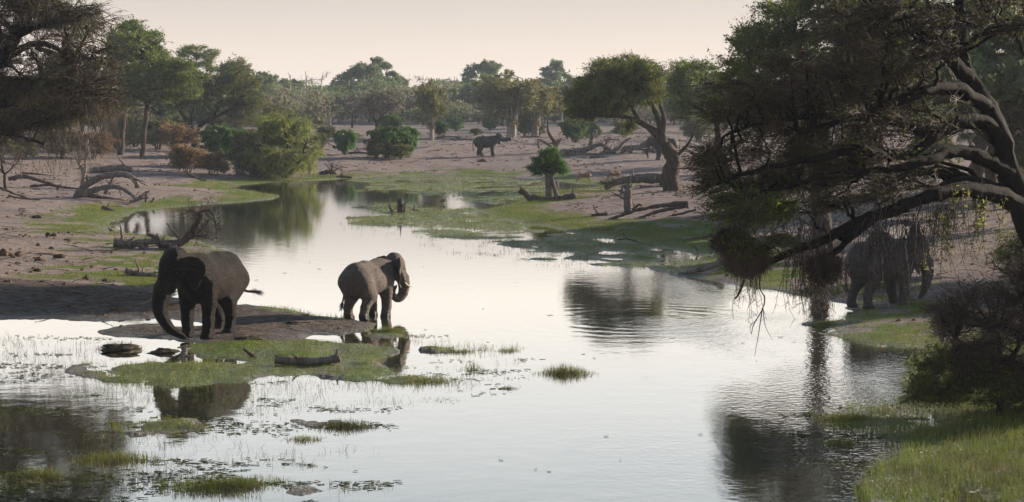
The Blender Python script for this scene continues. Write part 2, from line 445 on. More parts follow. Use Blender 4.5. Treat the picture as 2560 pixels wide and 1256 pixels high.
def catmull(pts, K):
    pts = np.asarray(pts, float)
    d = np.concatenate([[0], np.cumsum(np.linalg.norm(np.diff(pts, axis=0), axis=1))]); d /= d[-1]
    t = np.linspace(0, 1, K)
    out = np.zeros((K, pts.shape[1]))
    Pp = np.vstack([2 * pts[0] - pts[1], pts, 2 * pts[-1] - pts[-2]])
    for k, tt in enumerate(t):
        i = min(np.searchsorted(d, tt, side='right') - 1, len(pts) - 2); i = max(i, 0)
        u = (tt - d[i]) / (d[i + 1] - d[i] + 1e-9)
        a, b, c, e = Pp[i], Pp[i + 1], Pp[i + 2], Pp[i + 3]
        out[k] = 0.5 * ((2 * b) + (-a + c) * u + (2 * a - 5 * b + 4 * c - e) * u ** 2 + (-a + 3 * b - 3 * c + e) * u ** 3)
    return out
class Acc:
    def __init__(s): s.V = []; s.F = []; s.n = 0; s.M = []
    def add(s, V, Fc, mi=0):
        s.V.append(np.asarray(V, np.float32)); s.F.append(np.asarray(Fc, np.int64) + s.n); s.n += len(V); s.M.append(np.full(len(Fc), mi))
    def obj(s, name, mats, parent=None, smooth=True):
        V = np.concatenate(s.V)
        return mesh_obj(name, V, s.F, mats, parent, smooth, np.concatenate(s.M))
def rough_limb(R, pts, r0, r1, K=None, jit=0.06, rj=0.05, taper=1.0):
    pts = np.asarray(pts, float)
    K = K or max(10, 5 * len(pts))
    p = catmull(pts, K)
    ln = np.linalg.norm(np.diff(pts, axis=0), axis=1).sum()
    w = R.normal(size=(K, 3)) * jit * ln / K * 1.5; w[0] = 0
    p = p + w
    t = np.linspace(0, 1, K) ** taper
    r = (r0 * (1 - t) + r1 * t) * (1 + rj * R.normal(size=K))
    return p, np.maximum(r, min(r0, r1) * 0.5)

def add_limb(acc, p, r, sides=9, cap=True, mi=0):
    V, Fq = tubes(p[None], r[None], sides)
    th = np.arange(len(V)) % sides
    # knobbly section
    c = np.repeat(p, sides, axis=0)
    k = 1 + 0.07 * np.sin(th * 2.4 + c[:, 2] * 3.1) + 0.05 * np.sin(th * 4.1 + c[:, 0] * 5)
    V = c + (V - c) * k[:, None]
    acc.add(V, Fq, mi)
    if cap:
        K = len(p)
        e = np.array([p[-1] + (p[-1] - p[-2]) * 0.2, p[0]])
        base = acc.n - len(V)
        acc.V.append(e.astype(np.float32)); i0 = acc.n; acc.n += 2
        tri = [[base + (K - 1) * sides + j, base + (K - 1) * sides + (j + 1) % sides, i0] for j in range(sides)] + [[base + (j + 1) % sides, base + j, i0 + 1] for j in range(sides)]
        acc.F.append(np.array(tri)); acc.M.append(np.full(len(tri), mi))

def leaves(R, pts, size, asp=2.0, flat=0.0):
    n_ = len(pts)
    a = unit(R.normal(size=(n_, 3)) * np.array([1, 1, 1 - 0.6 * flat]))
    b_ = unit(np.cross(a, R.normal(size=(n_, 3))))
    s = size * R.uniform(0.5, 1.3, size=(n_, 1))
    a = a * s * asp * 0.5; b_ = b_ * s * 0.5
    V = np.stack([pts - a, pts + b_ * 0.9 - a * 0.1, pts + a, pts - b_ * 0.9 + a * 0.1], 1).reshape(-1, 3)
    return V, np.arange(n_ * 4).reshape(n_, 4)

def make_tree(parent, R, limbs, clusters, nsub=8, ntwig=12, twig_len=0.5, nleaf=20000, leaf=0.05, droop=0.2, bias=(0, 0, 0),
              rs=1.0, mats=('bark', 'twig_brown', 'leaf_acacia'), r_branch=0.05, r_twig=0.007, outw=0.6, crown_name='crown', leaf_jit=0.06, trunk_sides=9,
              up1=0.15):
    """limbs: list of (points, radius0, radius1); clusters (n,6): centres and radii of the foliage sprays, in the parent's coordinates"""
    bias = np.array(bias, float)
    tr = Acc()
    anch = []; anr = []; pen = []
    for li, (pts, r0, r1) in enumerate(limbs):
        p, r = rough_limb(R, pts, r0, r1)
        add_limb(tr, p, r, trunk_sides, cap=True)
        q = catmull(p, len(p) * 3); anch.append(q); anr.append(np.interp(np.linspace(0, 1, len(q)), np.linspace(0, 1, len(p)), r))
        tt = np.linspace(0, 1, len(q)); pen.append(np.where((tt < 0.55) & (li == 0), 3.0, 0.0))
    anch = np.concatenate(anch); anr = np.concatenate(anr); pen = np.concatenate(pen)
    C = np.asarray(clusters, float); nc = len(C)
    dd = np.linalg.norm(anch[None] - C[:, None, :3], axis=2) + pen[None] + 0.25 * np.maximum(anch[None, :, 2] - C[:, None, 2], 0)
    ai = dd.argmin(1)
    p0 = anch[ai]; p1 = C[:, :3]
    ln = np.linalg.norm(p1 - p0, axis=1, keepdims=True)
    bend = R.normal(size=(nc, 3)) * ln * 0.12 + np.array([[0, 0, 1]]) * ln * up1
    br = bez(p0, p1, bend, 8)
    br[:, 1:-1] += R.normal(size=(nc, 6, 3)) * ln[:, None] * 0.02
    rb0 = np.minimum(anr[ai] * 0.75, r_branch * rs * (0.5 + ln[:, 0] * 0.35))
    rad = rb0[:, None] * (1 - np.linspace(0, 1, 8)[None]) + 0.25 * rb0[:, None]
    V, Fq = tubes(br, rad, 6); tr.add(V, Fq)
    cw = Acc()
    # sub branches
    ci = np.repeat(np.arange(nc), nsub)
    t = R.uniform(0.35, 1, size=len(ci)) * 7
    k = np.minimum(t.astype(int), 6); fr_ = (t - k)[:, None]
    s0 = br[ci, k] * (1 - fr_) + br[ci, k + 1] * fr_
    d = unit(R.normal(size=(len(ci), 3)) + bias * 0.7)
    s1 = C[ci, :3] + d * C[ci, 3:6] * R.uniform(0.55, 1.05, size=(len(ci), 1))
    sl = np.linalg.norm(s1 - s0, axis=1, keepdims=True)
    sub = bez(s0, s1, R.normal(size=(len(ci), 3)) * sl * 0.15 + np.array([[0, 0, 1]]) * sl * 0.08, 5)
    rsb = r_twig * 2.2 * rs
    V, Fq = tubes(sub, np.linspace(rsb, rsb * 0.4, 5)[None].repeat(len(sub), 0), 4); cw.add(V, Fq, 0)
    # twigs
    si = np.repeat(np.arange(len(sub)), ntwig)
    t = R.uniform(0.15, 1, size=len(si)) * 4
    k = np.minimum(t.astype(int), 3); fr_ = (t - k)[:, None]
    a0 = sub[si, k] * (1 - fr_) + sub[si, k + 1] * fr_
    tang = unit(sub[si, k + 1] - sub[si, k])
    outd = unit(a0 - C[ci[si], :3])
    dr = unit(tang * 0.7 + R.normal(size=(len(si), 3)) * 0.6 + outd * outw + bias - np.array([0, 0, droop]))
    tl = twig_len * R.uniform(0.35, 1.2, size=(len(si), 1))
    a1 = a0 + dr * tl
    tw = bez(a0, a1, R.normal(size=(len(si), 3)) * tl * 0.12 - np.array([[0, 0, droop]]) * tl * -0.2, 4)
    V, Fq = tubes(tw, np.linspace(r_twig * rs, r_twig * rs * 0.35, 4)[None].repeat(len(tw), 0), 3); cw.add(V, Fq, 0)
    mats_ = [M[mats[1]]]
    if nleaf:
        li = R.integers(0, len(tw), nleaf); t = R.uniform(0.1, 1.0, nleaf) * 3
        k = np.minimum(t.astype(int), 2); fr_ = (t - k)[:, None]
        lp = tw[li, k] * (1 - fr_) + tw[li, k + 1] * fr_ + R.normal(size=(nleaf, 3)) * leaf_jit
        V, Fq = leaves(R, lp, leaf); cw.add(V, Fq, 1); mats_.append(M[mats[2]])
    a = tr.obj('trunk', [M[mats[0]]], parent)
    c = cw.obj(crown_name, mats_, parent, smooth=False)
    return a, c

def rand_clusters(R, n_, cx, cy, cz, rx, ry, rz, cr_, cz_, shell=0.5, flatbottom=0.0):
    """n cluster ellipsoids inside a crown ellipsoid"""
    d = unit(R.normal(size=(n_, 3)))
    if flatbottom: d[:, 2] = np.where(d[:, 2] < -flatbottom, -d[:, 2] * R.uniform(0, 0.6, n_), d[:, 2])
    rad = R.uniform(shell, 1.0, size=(n_, 1))
    c = np.array([cx, cy, cz]) + d * rad * np.array([rx, ry, rz])
    s = R.uniform(0.7, 1.3, size=(n_, 1))
    return np.hstack([c, s * cr_, s * cr_, s * cz_])

# ------------------------------------------------------------------ generic tree kinds, in local coordinates, unit = metres
def kind_umbrella(name, seed, H=11, R_=5.5, leaf=0.20, nl=16000, mats=('bark', 'twig_brown', 'leaf_acacia'), rs=2.2, tiers=3, lean=0.0, fork=0.33, nc=34, sparse=1.0):
    R = np.random.default_rng(seed)
    root = bpy.data.objects.new(name, None); COL.objects.link(root)
    fk = np.array([lean * H * 0.3, 0, H * fork])
    limbs = [(np.array([[0, 0, -0.3], [0.1 * R.normal(), 0.1 * R.normal(), H * fork * 0.5], fk]), 0.035 * H, 0.026 * H)]
    cl = []
    for t in range(tiers):
        h = H * (0.62 + 0.33 * t / max(tiers - 1, 1)); rr_ = R_ * (1.0 - 0.28 * t) if tiers > 1 else R_
        k = int(nc * (0.45 if t == 0 else 0.55 / (tiers - 1)))
        a = R.uniform(0, 2 * math.pi, k); q = np.sqrt(R.uniform(0.05, 1, k)) * rr_
        off = R.normal(size=2) * R_ * 0.12 * (t > 0)
        z = h - (q / rr_) ** 2 * H * 0.09 + R.normal(size=k) * 0.25
        s = R.uniform(0.7, 1.35, k)
        cl.append(np.stack([q * np.cos(a) + off[0] + lean * H * 0.4, q * np.sin(a) + off[1], z, s * R_ * 0.26, s * R_ * 0.26, s * R_ * 0.12], 1))
    cl = np.concatenate(cl)
    for i in range(5):
        a = i * 1.256 + R.uniform(-0.4, 0.4); q = R_ * R.uniform(0.35, 0.6)
        e = np.array([q * math.cos(a) + lean * H * 0.4, q * math.sin(a), H * R.uniform(0.68, 0.85)])
        mid = fk * 0.5 + e * 0.5 + np.array([math.cos(a), math.sin(a), -0.6]) * R_ * 0.08
        limbs.append((np.array([fk, mid, e]), 0.018 * H, 0.007 * H))
    make_tree(root, R, limbs, cl, nsub=7, ntwig=6, twig_len=R_ * 0.12, nleaf=int(nl * sparse), leaf=leaf, droop=0.05, rs=rs, mats=mats, leaf_jit=leaf * 0.6)
    return root

def kind_round(name, seed, H=6, R_=3, leaf=0.2, nl=14000, mats=('bark', 'twig_brown', 'leaf_green'), rs=2.0, z0=0.35, nc=30, stems=3, droop=0.1, twl=0.4, shell=0.35, rt=0.007):
    R = np.random.default_rng(seed)
    root = bpy.data.objects.new(name, None); COL.objects.link(root)
    limbs = []
    for i in range(stems):
        a = R.uniform(0, 6.28); q = R_ * R.uniform(0.1, 0.45)
        limbs.append((np.array([[0.04 * H * math.cos(a), 0.04 * H * math.sin(a), -0.2], [q * 0.35 * math.cos(a), q * 0.35 * math.sin(a), H * z0 * 0.7],
                                [q * math.cos(a), q * math.sin(a), H * R.uniform(0.6, 0.8)]]), 0.02 * H, 0.006 * H))
    czm = H * (z0 + 1) / 2
    cl = rand_clusters(R, nc, 0, 0, czm, R_ * 0.78, R_ * 0.78, H * (1 - z0) * 0.40, R_ * 0.32, H * (1 - z0) * 0.14, shell)
    make_tree(root, R, limbs, cl, nsub=7, ntwig=6, twig_len=twl, nleaf=nl, leaf=leaf, droop=droop, rs=rs, mats=mats, leaf_jit=leaf * 0.6, r_twig=rt)
    return root

def kind_bare(name, seed, H=9, R_=4, mats=('dead_grey', 'dead_grey', None), rs=2.5, nc=16, gn=5, nsub=5, ntwig=5, fork=0.35, twl=0.7):
    R = np.random.default_rng(seed)
    root = bpy.data.objects.new(name, None); COL.objects.link(root)
    fk = np.array([R.normal() * 0.3, R.normal() * 0.3, H * fork])
    limbs = [(np.array([[0, 0, -0.3], [R.normal() * 0.15, 0, H * fork * 0.5], fk]), 0.026 * H, 0.02 * H)]
    for i in range(gn):
        a = i * 6.28 / gn + R.uniform(-0.5, 0.5); q = R_ * R.uniform(0.35, 0.75)
        e = np.array([q * math.cos(a), q * math.sin(a), H * R.uniform(0.65, 0.95)])
        mid = fk * 0.5 + e * 0.5 + np.array([math.cos(a), math.sin(a), -0.5]) * R_ * 0.15 + R.normal(size=3) * 0.3
        limbs.append((np.array([fk, mid, e]), 0.014 * H, 0.004 * H))
    cl = rand_clusters(R, nc, 0, 0, H * 0.72, R_ * 0.8, R_ * 0.8, H * 0.25, R_ * 0.25, R_ * 0.18, 0.5)
    make_tree(root, R, limbs, cl, nsub=nsub, ntwig=ntwig, twig_len=twl, nleaf=0, droop=0.0, rs=rs, mats=mats, r_branch=0.035)
    return root

def copy_tree(o, parent=None):
    c = o.copy(); COL.objects.link(c)
    if parent is not None: c.parent = parent
    for ch in list(o.children): copy_tree(ch, c)
    return c
_used = set()
def place(proto, px, py, hpx, label, cat, group=None, rz=None, sx=1.0, H=None, lift=0.0):
    """put a tree of the kind `proto` with its foot at a photo pixel, hpx photo pixels tall"""
    q = G(px, py)
    o = proto if proto.name not in _used else copy_tree(proto)
    _used.add(proto.name); 
    s = px2m(hpx, q[1]) / proto['H']
    o.location = (q[0], q[1], q[2] - 0.05 + lift)
    o.rotation_euler = (0, 0, rng.uniform(0, 6.28) if rz is None else rz)
    o.scale = (s * sx, s * sx, s)
    tag(o, label, cat, group)
    return o
#@@PART2
# ------------------------------------------------------------------ animals: one continuous skin grown from a signed distance field
def surface_nets(D, org, h):
    """D: grid of signed distances (negative inside) -> vertices, quads"""
    nx_, ny_, nz_ = D.shape
    s = D < 0
    corners = [(i, j, k) for i in (0, 1) for j in (0, 1) for k in (0, 1)]
    def sl(c, A): return A[c[0]:nx_ - 1 + c[0], c[1]:ny_ - 1 + c[1], c[2]:nz_ - 1 + c[2]]
    cnt = sum(sl(c, s).astype(np.int8) for c in corners)
    act = (cnt > 0) & (cnt < 8)
    I = np.argwhere(act)
    vid = -np.ones(act.shape, np.int64); vid[act] = np.arange(len(I))
    acc = np.zeros((len(I), 3)); num = np.zeros(len(I))
    for a in corners:
        for ax in range(3):
            if a[ax] == 1: continue
            b_ = list(a); b_[ax] = 1
            da = D[I[:, 0] + a[0], I[:, 1] + a[1], I[:, 2] + a[2]]; db = D[I[:, 0] + b_[0], I[:, 1] + b_[1], I[:, 2] + b_[2]]
            cr_ = (da < 0) != (db < 0)
            t = np.where(cr_, da / (da - db + 1e-12), 0)
            p = np.tile(np.array(a, float), (len(I), 1)); p[:, ax] += t
            acc[cr_] += p[cr_]; num[cr_] += 1
    V = (I + acc / num[:, None]) * h + org
    Q = []
    for ax in range(3):
        u, v = [(1, 2), (2, 0), (0, 1)][ax]
        s0 = [slice(1, None)] * 3; s0[ax] = slice(0, -1)
        s1 = [slice(1, None)] * 3; s1[ax] = slice(1, None)
        lim = [slice(0, -1)] * 3
        A = s[tuple(s0)]; Bq = s[tuple(s1)]
        E = np.argwhere(A != Bq)
        for e in (0,):
            c = E.copy(); 
            for q in (u, v): c[:, q] += 1
        ok = np.all(c[:, [u, v]] < np.array([D.shape[u] - 1, D.shape[v] - 1]), axis=1)
        c = c[ok]; flip = A[tuple(E[ok].T)]
        def at(du, dv):
            w = c.copy(); w[:, u] -= du; w[:, v] -= dv
            return vid[w[:, 0], w[:, 1], w[:, 2]]
        q = np.stack([at(0, 0), at(1, 0), at(1, 1), at(0, 1)], 1)
        q = np.where(flip[:, None], q[:, ::-1], q)
        q = q[(q >= 0).all(1)]
        Q.append(q[:, ::-1])
    return V, np.concatenate(Q)

class Body:
    def __init__(s, lo, hi, h):
        s.h = h; s.org = np.array(lo, float)
        ax = [np.arange(lo[i], hi[i], h, dtype=np.float32) for i in range(3)]
        s.X, s.Y, s.Z = np.meshgrid(*ax, indexing='ij')
        s.D = np.full(s.X.shape, 5.0, np.float32)
    def smin(s, d, k):
        hq = np.clip(0.5 + 0.5 * (s.D - d) / k, 0, 1)
        s.D = s.D * (1 - hq) + d * hq - k * hq * (1 - hq)
    def ell(s, c, r, k=0.12, yaw=0.0, pitch=0.0):
        x = s.X - c[0]; y = s.Y - c[1]; z = s.Z - c[2]
        if yaw: ca, sa = math.cos(yaw), math.sin(yaw); x, y = x * ca + y * sa, -x * sa + y * ca
        if pitch: ca, sa = math.cos(pitch), math.sin(pitch); x, z = x * ca + z * sa, -x * sa + z * ca
        q = np.sqrt((x / r[0]) ** 2 + (y / r[1]) ** 2 + (z / r[2]) ** 2) + 1e-6
        g = np.sqrt((x / r[0] ** 2) ** 2 + (y / r[1] ** 2) ** 2 + (z / r[2] ** 2) ** 2) + 1e-6
        s.smin(q * (q - 1) / g, k)
    def cone(s, a, b_, ra, rb, k=0.1):
        a = np.array(a, float); b_ = np.array(b_, float); ab = b_ - a; L = float(ab @ ab) + 1e-9
        t = np.clip(((s.X - a[0]) * ab[0] + (s.Y - a[1]) * ab[1] + (s.Z - a[2]) * ab[2]) / L, 0, 1)
        d = np.sqrt((s.X - a[0] - t * ab[0]) ** 2 + (s.Y - a[1] - t * ab[1]) ** 2 + (s.Z - a[2] - t * ab[2]) ** 2) - (ra + (rb - ra) * t)
        s.smin(d.astype(np.float32), k)
    def chain(s, pts, rad, k=0.08):
        for i in range(len(pts) - 1): s.cone(pts[i], pts[i + 1], rad[i], rad[i + 1], k)
    def sheet(s, org, u, v, poly, th, k, curve=0.0, fold=0.0):
        """a flap: outline poly in the (u,v) plane through org, bowed by `curve`"""
        org = np.array(org, float); u = unit(np.array(u, float)); v = np.array(v, float); v = unit(v - u * (u @ v)); w = np.cross(u, v)
        P_ = np.stack([s.X - org[0], s.Y - org[1], s.Z - org[2]], -1).reshape(-1, 3)
        near = np.linalg.norm(P_, axis=1) < 2.0
        Pn = P_[near]
        a = Pn @ u; b_ = Pn @ v; c = Pn @ w - curve * (a * a + 0.6 * b_ * b_) - fold * np.sin(b_ * 9 + a * 3)
        d2 = -sdpoly(np.stack([a, b_], 1), poly)
        dz = np.abs(c) - th
        d = np.minimum(np.maximum(d2, dz), 0) + np.sqrt(np.maximum(d2, 0) ** 2 + np.maximum(dz, 0) ** 2)
        full = np.full(len(P_), 5.0, np.float32); full[near] = d - 0.008
        s.smin(full.reshape(s.X.shape), k)
    def mesh(s, name, mats, parent, ground=0.0, wrinkle=0.0):
        s.D = np.maximum(s.D, ground - s.Z)
        V, Q = surface_nets(s.D, s.org, s.h)
        # one light smoothing pass
        for _ in range(2):
            acc = np.zeros_like(V); cn = np.zeros(len(V))
            for i in range(4):
                a = Q[:, i]; b_ = Q[:, (i + 1) % 4]
                np.add.at(acc, a, V[b_]); np.add.at(cn, a, 1); np.add.at(acc, b_, V[a]); np.add.at(cn, b_, 1)
            V = V * 0.6 + 0.4 * acc / np.maximum(cn, 1)[:, None]
        if wrinkle:
            e1_ = V[Q[:, 2]] - V[Q[:, 0]]; e2_ = V[Q[:, 3]] - V[Q[:, 1]]; fn = np.cross(e1_, e2_); vn = np.zeros_like(V)
            for i in range(4): np.add.at(vn, Q[:, i], fn)
            vn = unit(vn); x, y, z = V[:, 0], V[:, 1], V[:, 2]
            w = np.abs(fbm(x * 3.5 + 20, z * 6.0 + 3, 3)) + np.abs(fbm(y * 3.5 + 50, z * 6.0 + 30, 3)) + 0.8 * np.abs(fbm((x + y) * 8.0 + 90, (z - x) * 8.0, 2))
            V = V - vn * (wrinkle * (0.9 - w))[:, None]
        return mesh_obj(name, V, [Q], mats, parent, smooth=True)

def skin_mat(name, c1, c2, rough, spec, bump, wetline=None, glint=0.0):
    m, nt, out = nmat(name); n = N(nt); o = n.obj()
    big = n.noise(o, 2.0, 4, 0.6)
    col = n.mix(n.mapr(big, 0.35, 0.65), c1, c2)
    v = n.new('TexVoronoi', feature='DISTANCE_TO_EDGE'); n.put(v.inputs['Vector'], n.scale(o, (1, 1, 1.6))); v.inputs['Scale'].default_value = 9
    wr = n.noise(n.scale(o, (1.0, 1.0, 3.2)), 5, 5, 0.65)
    fine = n.noise(o, 30, 4, 0.7)
    h = n.math('ADD', n.math('MULTIPLY', n.mapr(v.outputs[0], 0, 0.08), 0.35), n.math('ADD', n.math('MULTIPLY', wr, 1.1), n.math('MULTIPLY', fine, 0.5 + glint)))
    col = n.mix(n.mapr(wr, 0.35, 0.6), n.mix(0.45, col, (0.01, 0.008, 0.007)), col)
    b = n.new('BsdfPrincipled')
    rf = rough
    if wetline is not None:
        sp = n.new('SeparateXYZ'); n.put(sp.inputs[0], o)
        wt = n.mapr(n.math('ADD', sp.outputs[2], n.math('MULTIPLY', big, 0.25)), wetline, wetline + 0.25, 1, 0)
        col = n.mix(wt, col, (0.025, 0.02, 0.018)); rf = n.mapr(wt, 0, 1, rough, 0.3)
    if glint: rf = n.mapr(n.noise(o, 16, 3, 0.7), 0.54, 0.66, rough + 0.1, 0.16)
    n.put(b.inputs['Base Color'], col); n.put(b.inputs['Roughness'], rf); b.inputs['Specular IOR Level'].default_value = spec
    n.put(b.inputs['Normal'], n.bump(h, bump, 1.0))
    nt.links.new(b.outputs[0], out.inputs[0])
    return m
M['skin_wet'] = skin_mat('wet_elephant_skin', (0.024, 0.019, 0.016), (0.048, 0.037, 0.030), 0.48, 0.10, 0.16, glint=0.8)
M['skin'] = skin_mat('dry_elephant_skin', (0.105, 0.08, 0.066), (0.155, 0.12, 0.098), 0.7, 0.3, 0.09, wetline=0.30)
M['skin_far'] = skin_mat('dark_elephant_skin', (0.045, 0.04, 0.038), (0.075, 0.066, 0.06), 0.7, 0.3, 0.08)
m, nt, out = nmat('ivory'); n = N(nt); b = n.new('BsdfPrincipled')
n.put(b.inputs['Base Color'], n.mix(n.noise(n.obj(), 6), (0.50, 0.42, 0.32), (0.66, 0.58, 0.46))); b.inputs['Roughness'].default_value = 0.4
nt.links.new(b.outputs[0], out.inputs[0]); M['ivory'] = m
m, nt, out = nmat('stained_ivory'); n = N(nt); b = n.new('BsdfPrincipled')
n.put(b.inputs['Base Color'], n.mix(n.noise(n.obj(), 6), (0.11, 0.075, 0.055), (0.22, 0.17, 0.13))); b.inputs['Roughness'].default_value = 0.4
nt.links.new(b.outputs[0], out.inputs[0]); M['ivory_dark'] = m
m, nt, out = nmat('black_hair'); n = N(nt); b = n.new('BsdfPrincipled')
n.put(b.inputs['Base Color'], n.mix(n.noise(n.obj(), 20), (0.012, 0.01, 0.01), (0.03, 0.025, 0.022))); b.inputs['Roughness'].default_value = 0.5
nt.links.new(b.outputs[0], out.inputs[0]); M['hair'] = m
m, nt, out = nmat('dark_eye'); n = N(nt); b = n.new('BsdfPrincipled')
n.put(b.inputs['Base Color'], (0.02, 0.012, 0.008)); b.inputs['Roughness'].default_value = 0.1
nt.links.new(b.outputs[0], out.inputs[0]); M['eye'] = m

EAR = [(0.0, 0.42), (0.28, 0.50), (0.62, 0.42), (0.88, 0.18), (0.90, -0.18), (0.74, -0.52), (0.50, -0.90), (0.36, -0.95), (0.20, -0.62), (0.02, -0.30), (-0.06, 0.05)]
def elephant(name, label, cat, loc, heading, height_m, skin, trunk, legs, hs=1.0, hup=0.0, lg=1.08, es=1.0, head_yaw=0.0, head_pitch=0.0, tusk='ivory', ear_open=0.45, tail=None, h=0.03, group=None, slim=1.0,
             tusks=(1, 1), tilt=0.0):
    """built 3 m tall and scaled; x forward, y left.  legs: dict fl, fr, hl, hr -> (dx knee, dx foot, dz foot)"""
    t = thing(name, label, cat, loc, group, heading)
    s = height_m / 3.0; t.scale = (s, s, s)
    B = Body((-2.75, -1.45, -0.12), (3.5, 1.45, 3.25), h)
    w = slim
    B.ell((-0.95, 0, 1.86), (0.72, 0.66 * w, 0.80), 0.2)
    B.ell((-0.1, 0, 1.78), (1.20, 0.74 * w, 0.72), 0.25)
    B.ell((0.80, 0, 1.92), (0.72, 0.60 * w, 0.80), 0.25)
    B.cone((-1.05, 0, 2.28), (-0.35, 0, 2.50), 0.30, 0.18, 0.25)
    B.cone((-0.35, 0, 2.50), (0.75, 0, 2.36), 0.18, 0.32, 0.25)
    B.cone((-1.50, 0, 2.05), (-1.25, 0, 1.55), 0.20, 0.25, 0.2)
    # legs
    for key, sy in (('fl', 1), ('fr', -1)):
        kx, fx, fz = legs.get(key, (0, 0, 0))
        y0 = 0.36 * sy
        B.cone((0.88, y0, 1.85), (0.86 + kx * 0.5, y0 * 1.12, 1.15), 0.37 * lg, 0.235 * lg, 0.16)
        B.cone((0.86 + kx * 0.5, y0 * 1.12, 1.15), (0.90 + kx, y0 * 1.1, 0.60 + fz * 0.5), 0.235 * lg, 0.175 * lg, 0.08)
        B.cone((0.90 + kx, y0 * 1.1, 0.60 + fz * 0.5), (0.90 + fx, y0 * 1.1, 0.20 + fz), 0.178 * lg, 0.185 * lg, 0.08)
        B.cone((0.92 + fx, y0 * 1.1, 0.16 + fz), (0.96 + fx, y0 * 1.1, 0.04 + fz), 0.195 * lg, 0.225 * lg, 0.06)
    for key, sy in (('hl', 1), ('hr', -1)):
        kx, fx, fz = legs.get(key, (0, 0, 0))
        y0 = 0.33 * sy
        B.cone((-1.02, y0, 1.75), (-0.80 + kx, y0 * 1.2, 1.12), 0.44 * lg, 0.27 * lg, 0.16)
        B.cone((-0.80 + kx, y0 * 1.2, 1.12), (-1.02 + (kx + fx) * 0.5, y0 * 1.2, 0.58 + fz * 0.6), 0.27 * lg, 0.165 * lg, 0.08)
        B.cone((-1.02 + (kx + fx) * 0.5, y0 * 1.2, 0.58 + fz * 0.6), (-0.98 + fx, y0 * 1.2, 0.2 + fz), 0.168 * lg, 0.165 * lg, 0.08)
        B.cone((-0.97 + fx, y0 * 1.2, 0.16 + fz), (-0.90 + fx, y0 * 1.2, 0.04 + fz), 0.18 * lg, 0.205 * lg, 0.06)
    # head frame
    cy_, sy_ = math.cos(head_yaw), math.sin(head_yaw); cp, sp = math.cos(head_pitch), math.sin(head_pitch)
    piv = np.array([1.25, 0, 2.28])
    def hd(p):
        x, y, z = (p[0] - 1.25) * hs, p[1] * hs, (p[2] - 2.28) * hs
        x, z = x * cp + z * sp, -x * sp + z * cp
        x, y = x * cy_ - y * sy_, x * sy_ + y * cy_
        return np.array([x, y, z + hup]) + piv
    def hv(v):
        return hd(np.array(v) + piv) - piv - np.array([0, 0, hup])
    B.cone((0.95, 0, 2.10), hd((1.75, 0, 2.30)), 0.55, 0.42, 0.25)
    B.ell(hd((1.86, 0, 2.42)), (0.44, 0.40, 0.50), 0.14, head_yaw, -head_pitch)
    B.ell(hd((1.80, 0.13, 2.66)), (0.28, 0.20, 0.25), 0.12, head_yaw); B.ell(hd((1.80, -0.13, 2.66)), (0.28, 0.20, 0.25), 0.12, head_yaw)
    B.cone(hd((2.05, 0, 2.38)), hd((2.33, 0, 1.80)), 0.32, 0.235, 0.14)
    for sy in (1, -1):
        B.cone(hd((1.95, 0.27 * sy, 2.15)), hd((2.22, 0.20 * sy, 1.72)), 0.17, 0.13, 0.12)      # cheek and tusk root
        B.ell(hd((2.12, 0.335 * sy, 2.26)), (0.10, 0.05, 0.06), 0.05, head_yaw)                   # brow
    B.cone(hd((1.85, 0, 1.98)), hd((2.12, 0, 1.66)), 0.22, 0.11, 0.12)
    pts = [hd((2.33, 0, 1.80))] + [hd(p) for p in trunk]
    K = 22; pp = catmull(np.array(pts), K); rr = 0.235 * (1 - np.linspace(0, 1, K)) ** 0.85 + 0.062
    ringy = 1 + 0.05 * np.sin(np.arange(K) * 2.6)
    B.chain(pp, rr * ringy, 0.05)
    for sy in (1, -1):
        u = hv((-math.cos(ear_open), math.sin(ear_open) * sy, -0.05)); v = hv((-0.12, 0.10 * sy, 1.0))
        B.sheet(hd((1.86, 0.36 * sy, 2.28)), u, v, [(a_ * es, b__ * es) for a_, b__ in EAR], 0.026, 0.05, curve=0.16 * (1 if sy > 0 else -1), fold=0.035)
    tl = tail or [(-1.62, 0, 2.1), (-1.78, 0, 1.75), (-1.80, 0, 1.3), (-1.76, 0.02, 0.95)]
    tp = catmull(np.array(tl), 14)
    B.chain(tp, np.linspace(0.065, 0.034, 14), 0.05)
    body = B.mesh('body', [M[skin]], t, wrinkle=0.011)
    # tail tuft
    a = Acc(); R = np.random.default_rng(5)
    d = unit(tp[-1] - tp[-3]); p0 = tp[-1][None] + d * R.uniform(-0.22, 0.06, size=(120, 1)); dr = unit(d + R.normal(size=(120, 3)) * 0.22)
    V, Q = tubes(bez(p0, p0 + dr * R.uniform(0.2, 0.36, size=(120, 1)), R.normal(size=(120, 3)) * 0.02, 4), np.linspace(0.008, 0.003, 4)[None].repeat(120, 0), 3)
    a.add(V, Q); a.obj('tail_tuft', [M['hair']], t)
    for sy in (1, -1):
        if tusks[0 if sy > 0 else 1]:
            L = tusks[0 if sy > 0 else 1]
            tk = [hd((2.20, 0.20 * sy, 1.74)), hd((2.20 + 0.30 * L, 0.25 * sy, 1.50)), hd((2.20 + 0.62 * L, 0.27 * sy, 1.42)), hd((2.20 + 0.88 * L, 0.25 * sy, 1.46))]
            a = Acc(); p = catmull(np.array(tk), 14); add_limb(a, p, np.linspace(0.062, 0.012, 14), 10); a.obj('tusk', [M[tusk]], t)
        a = Acc(); e = hd((2.10, 0.375 * sy, 2.20))
        add_limb(a, np.array([e - hv((0.0, 0.03 * sy, 0)), e, e + hv((0, 0.014 * sy, 0))]), np.array([0.03, 0.032, 0.014]), 10)
        a.obj('eye', [M['eye']], t)
    return t

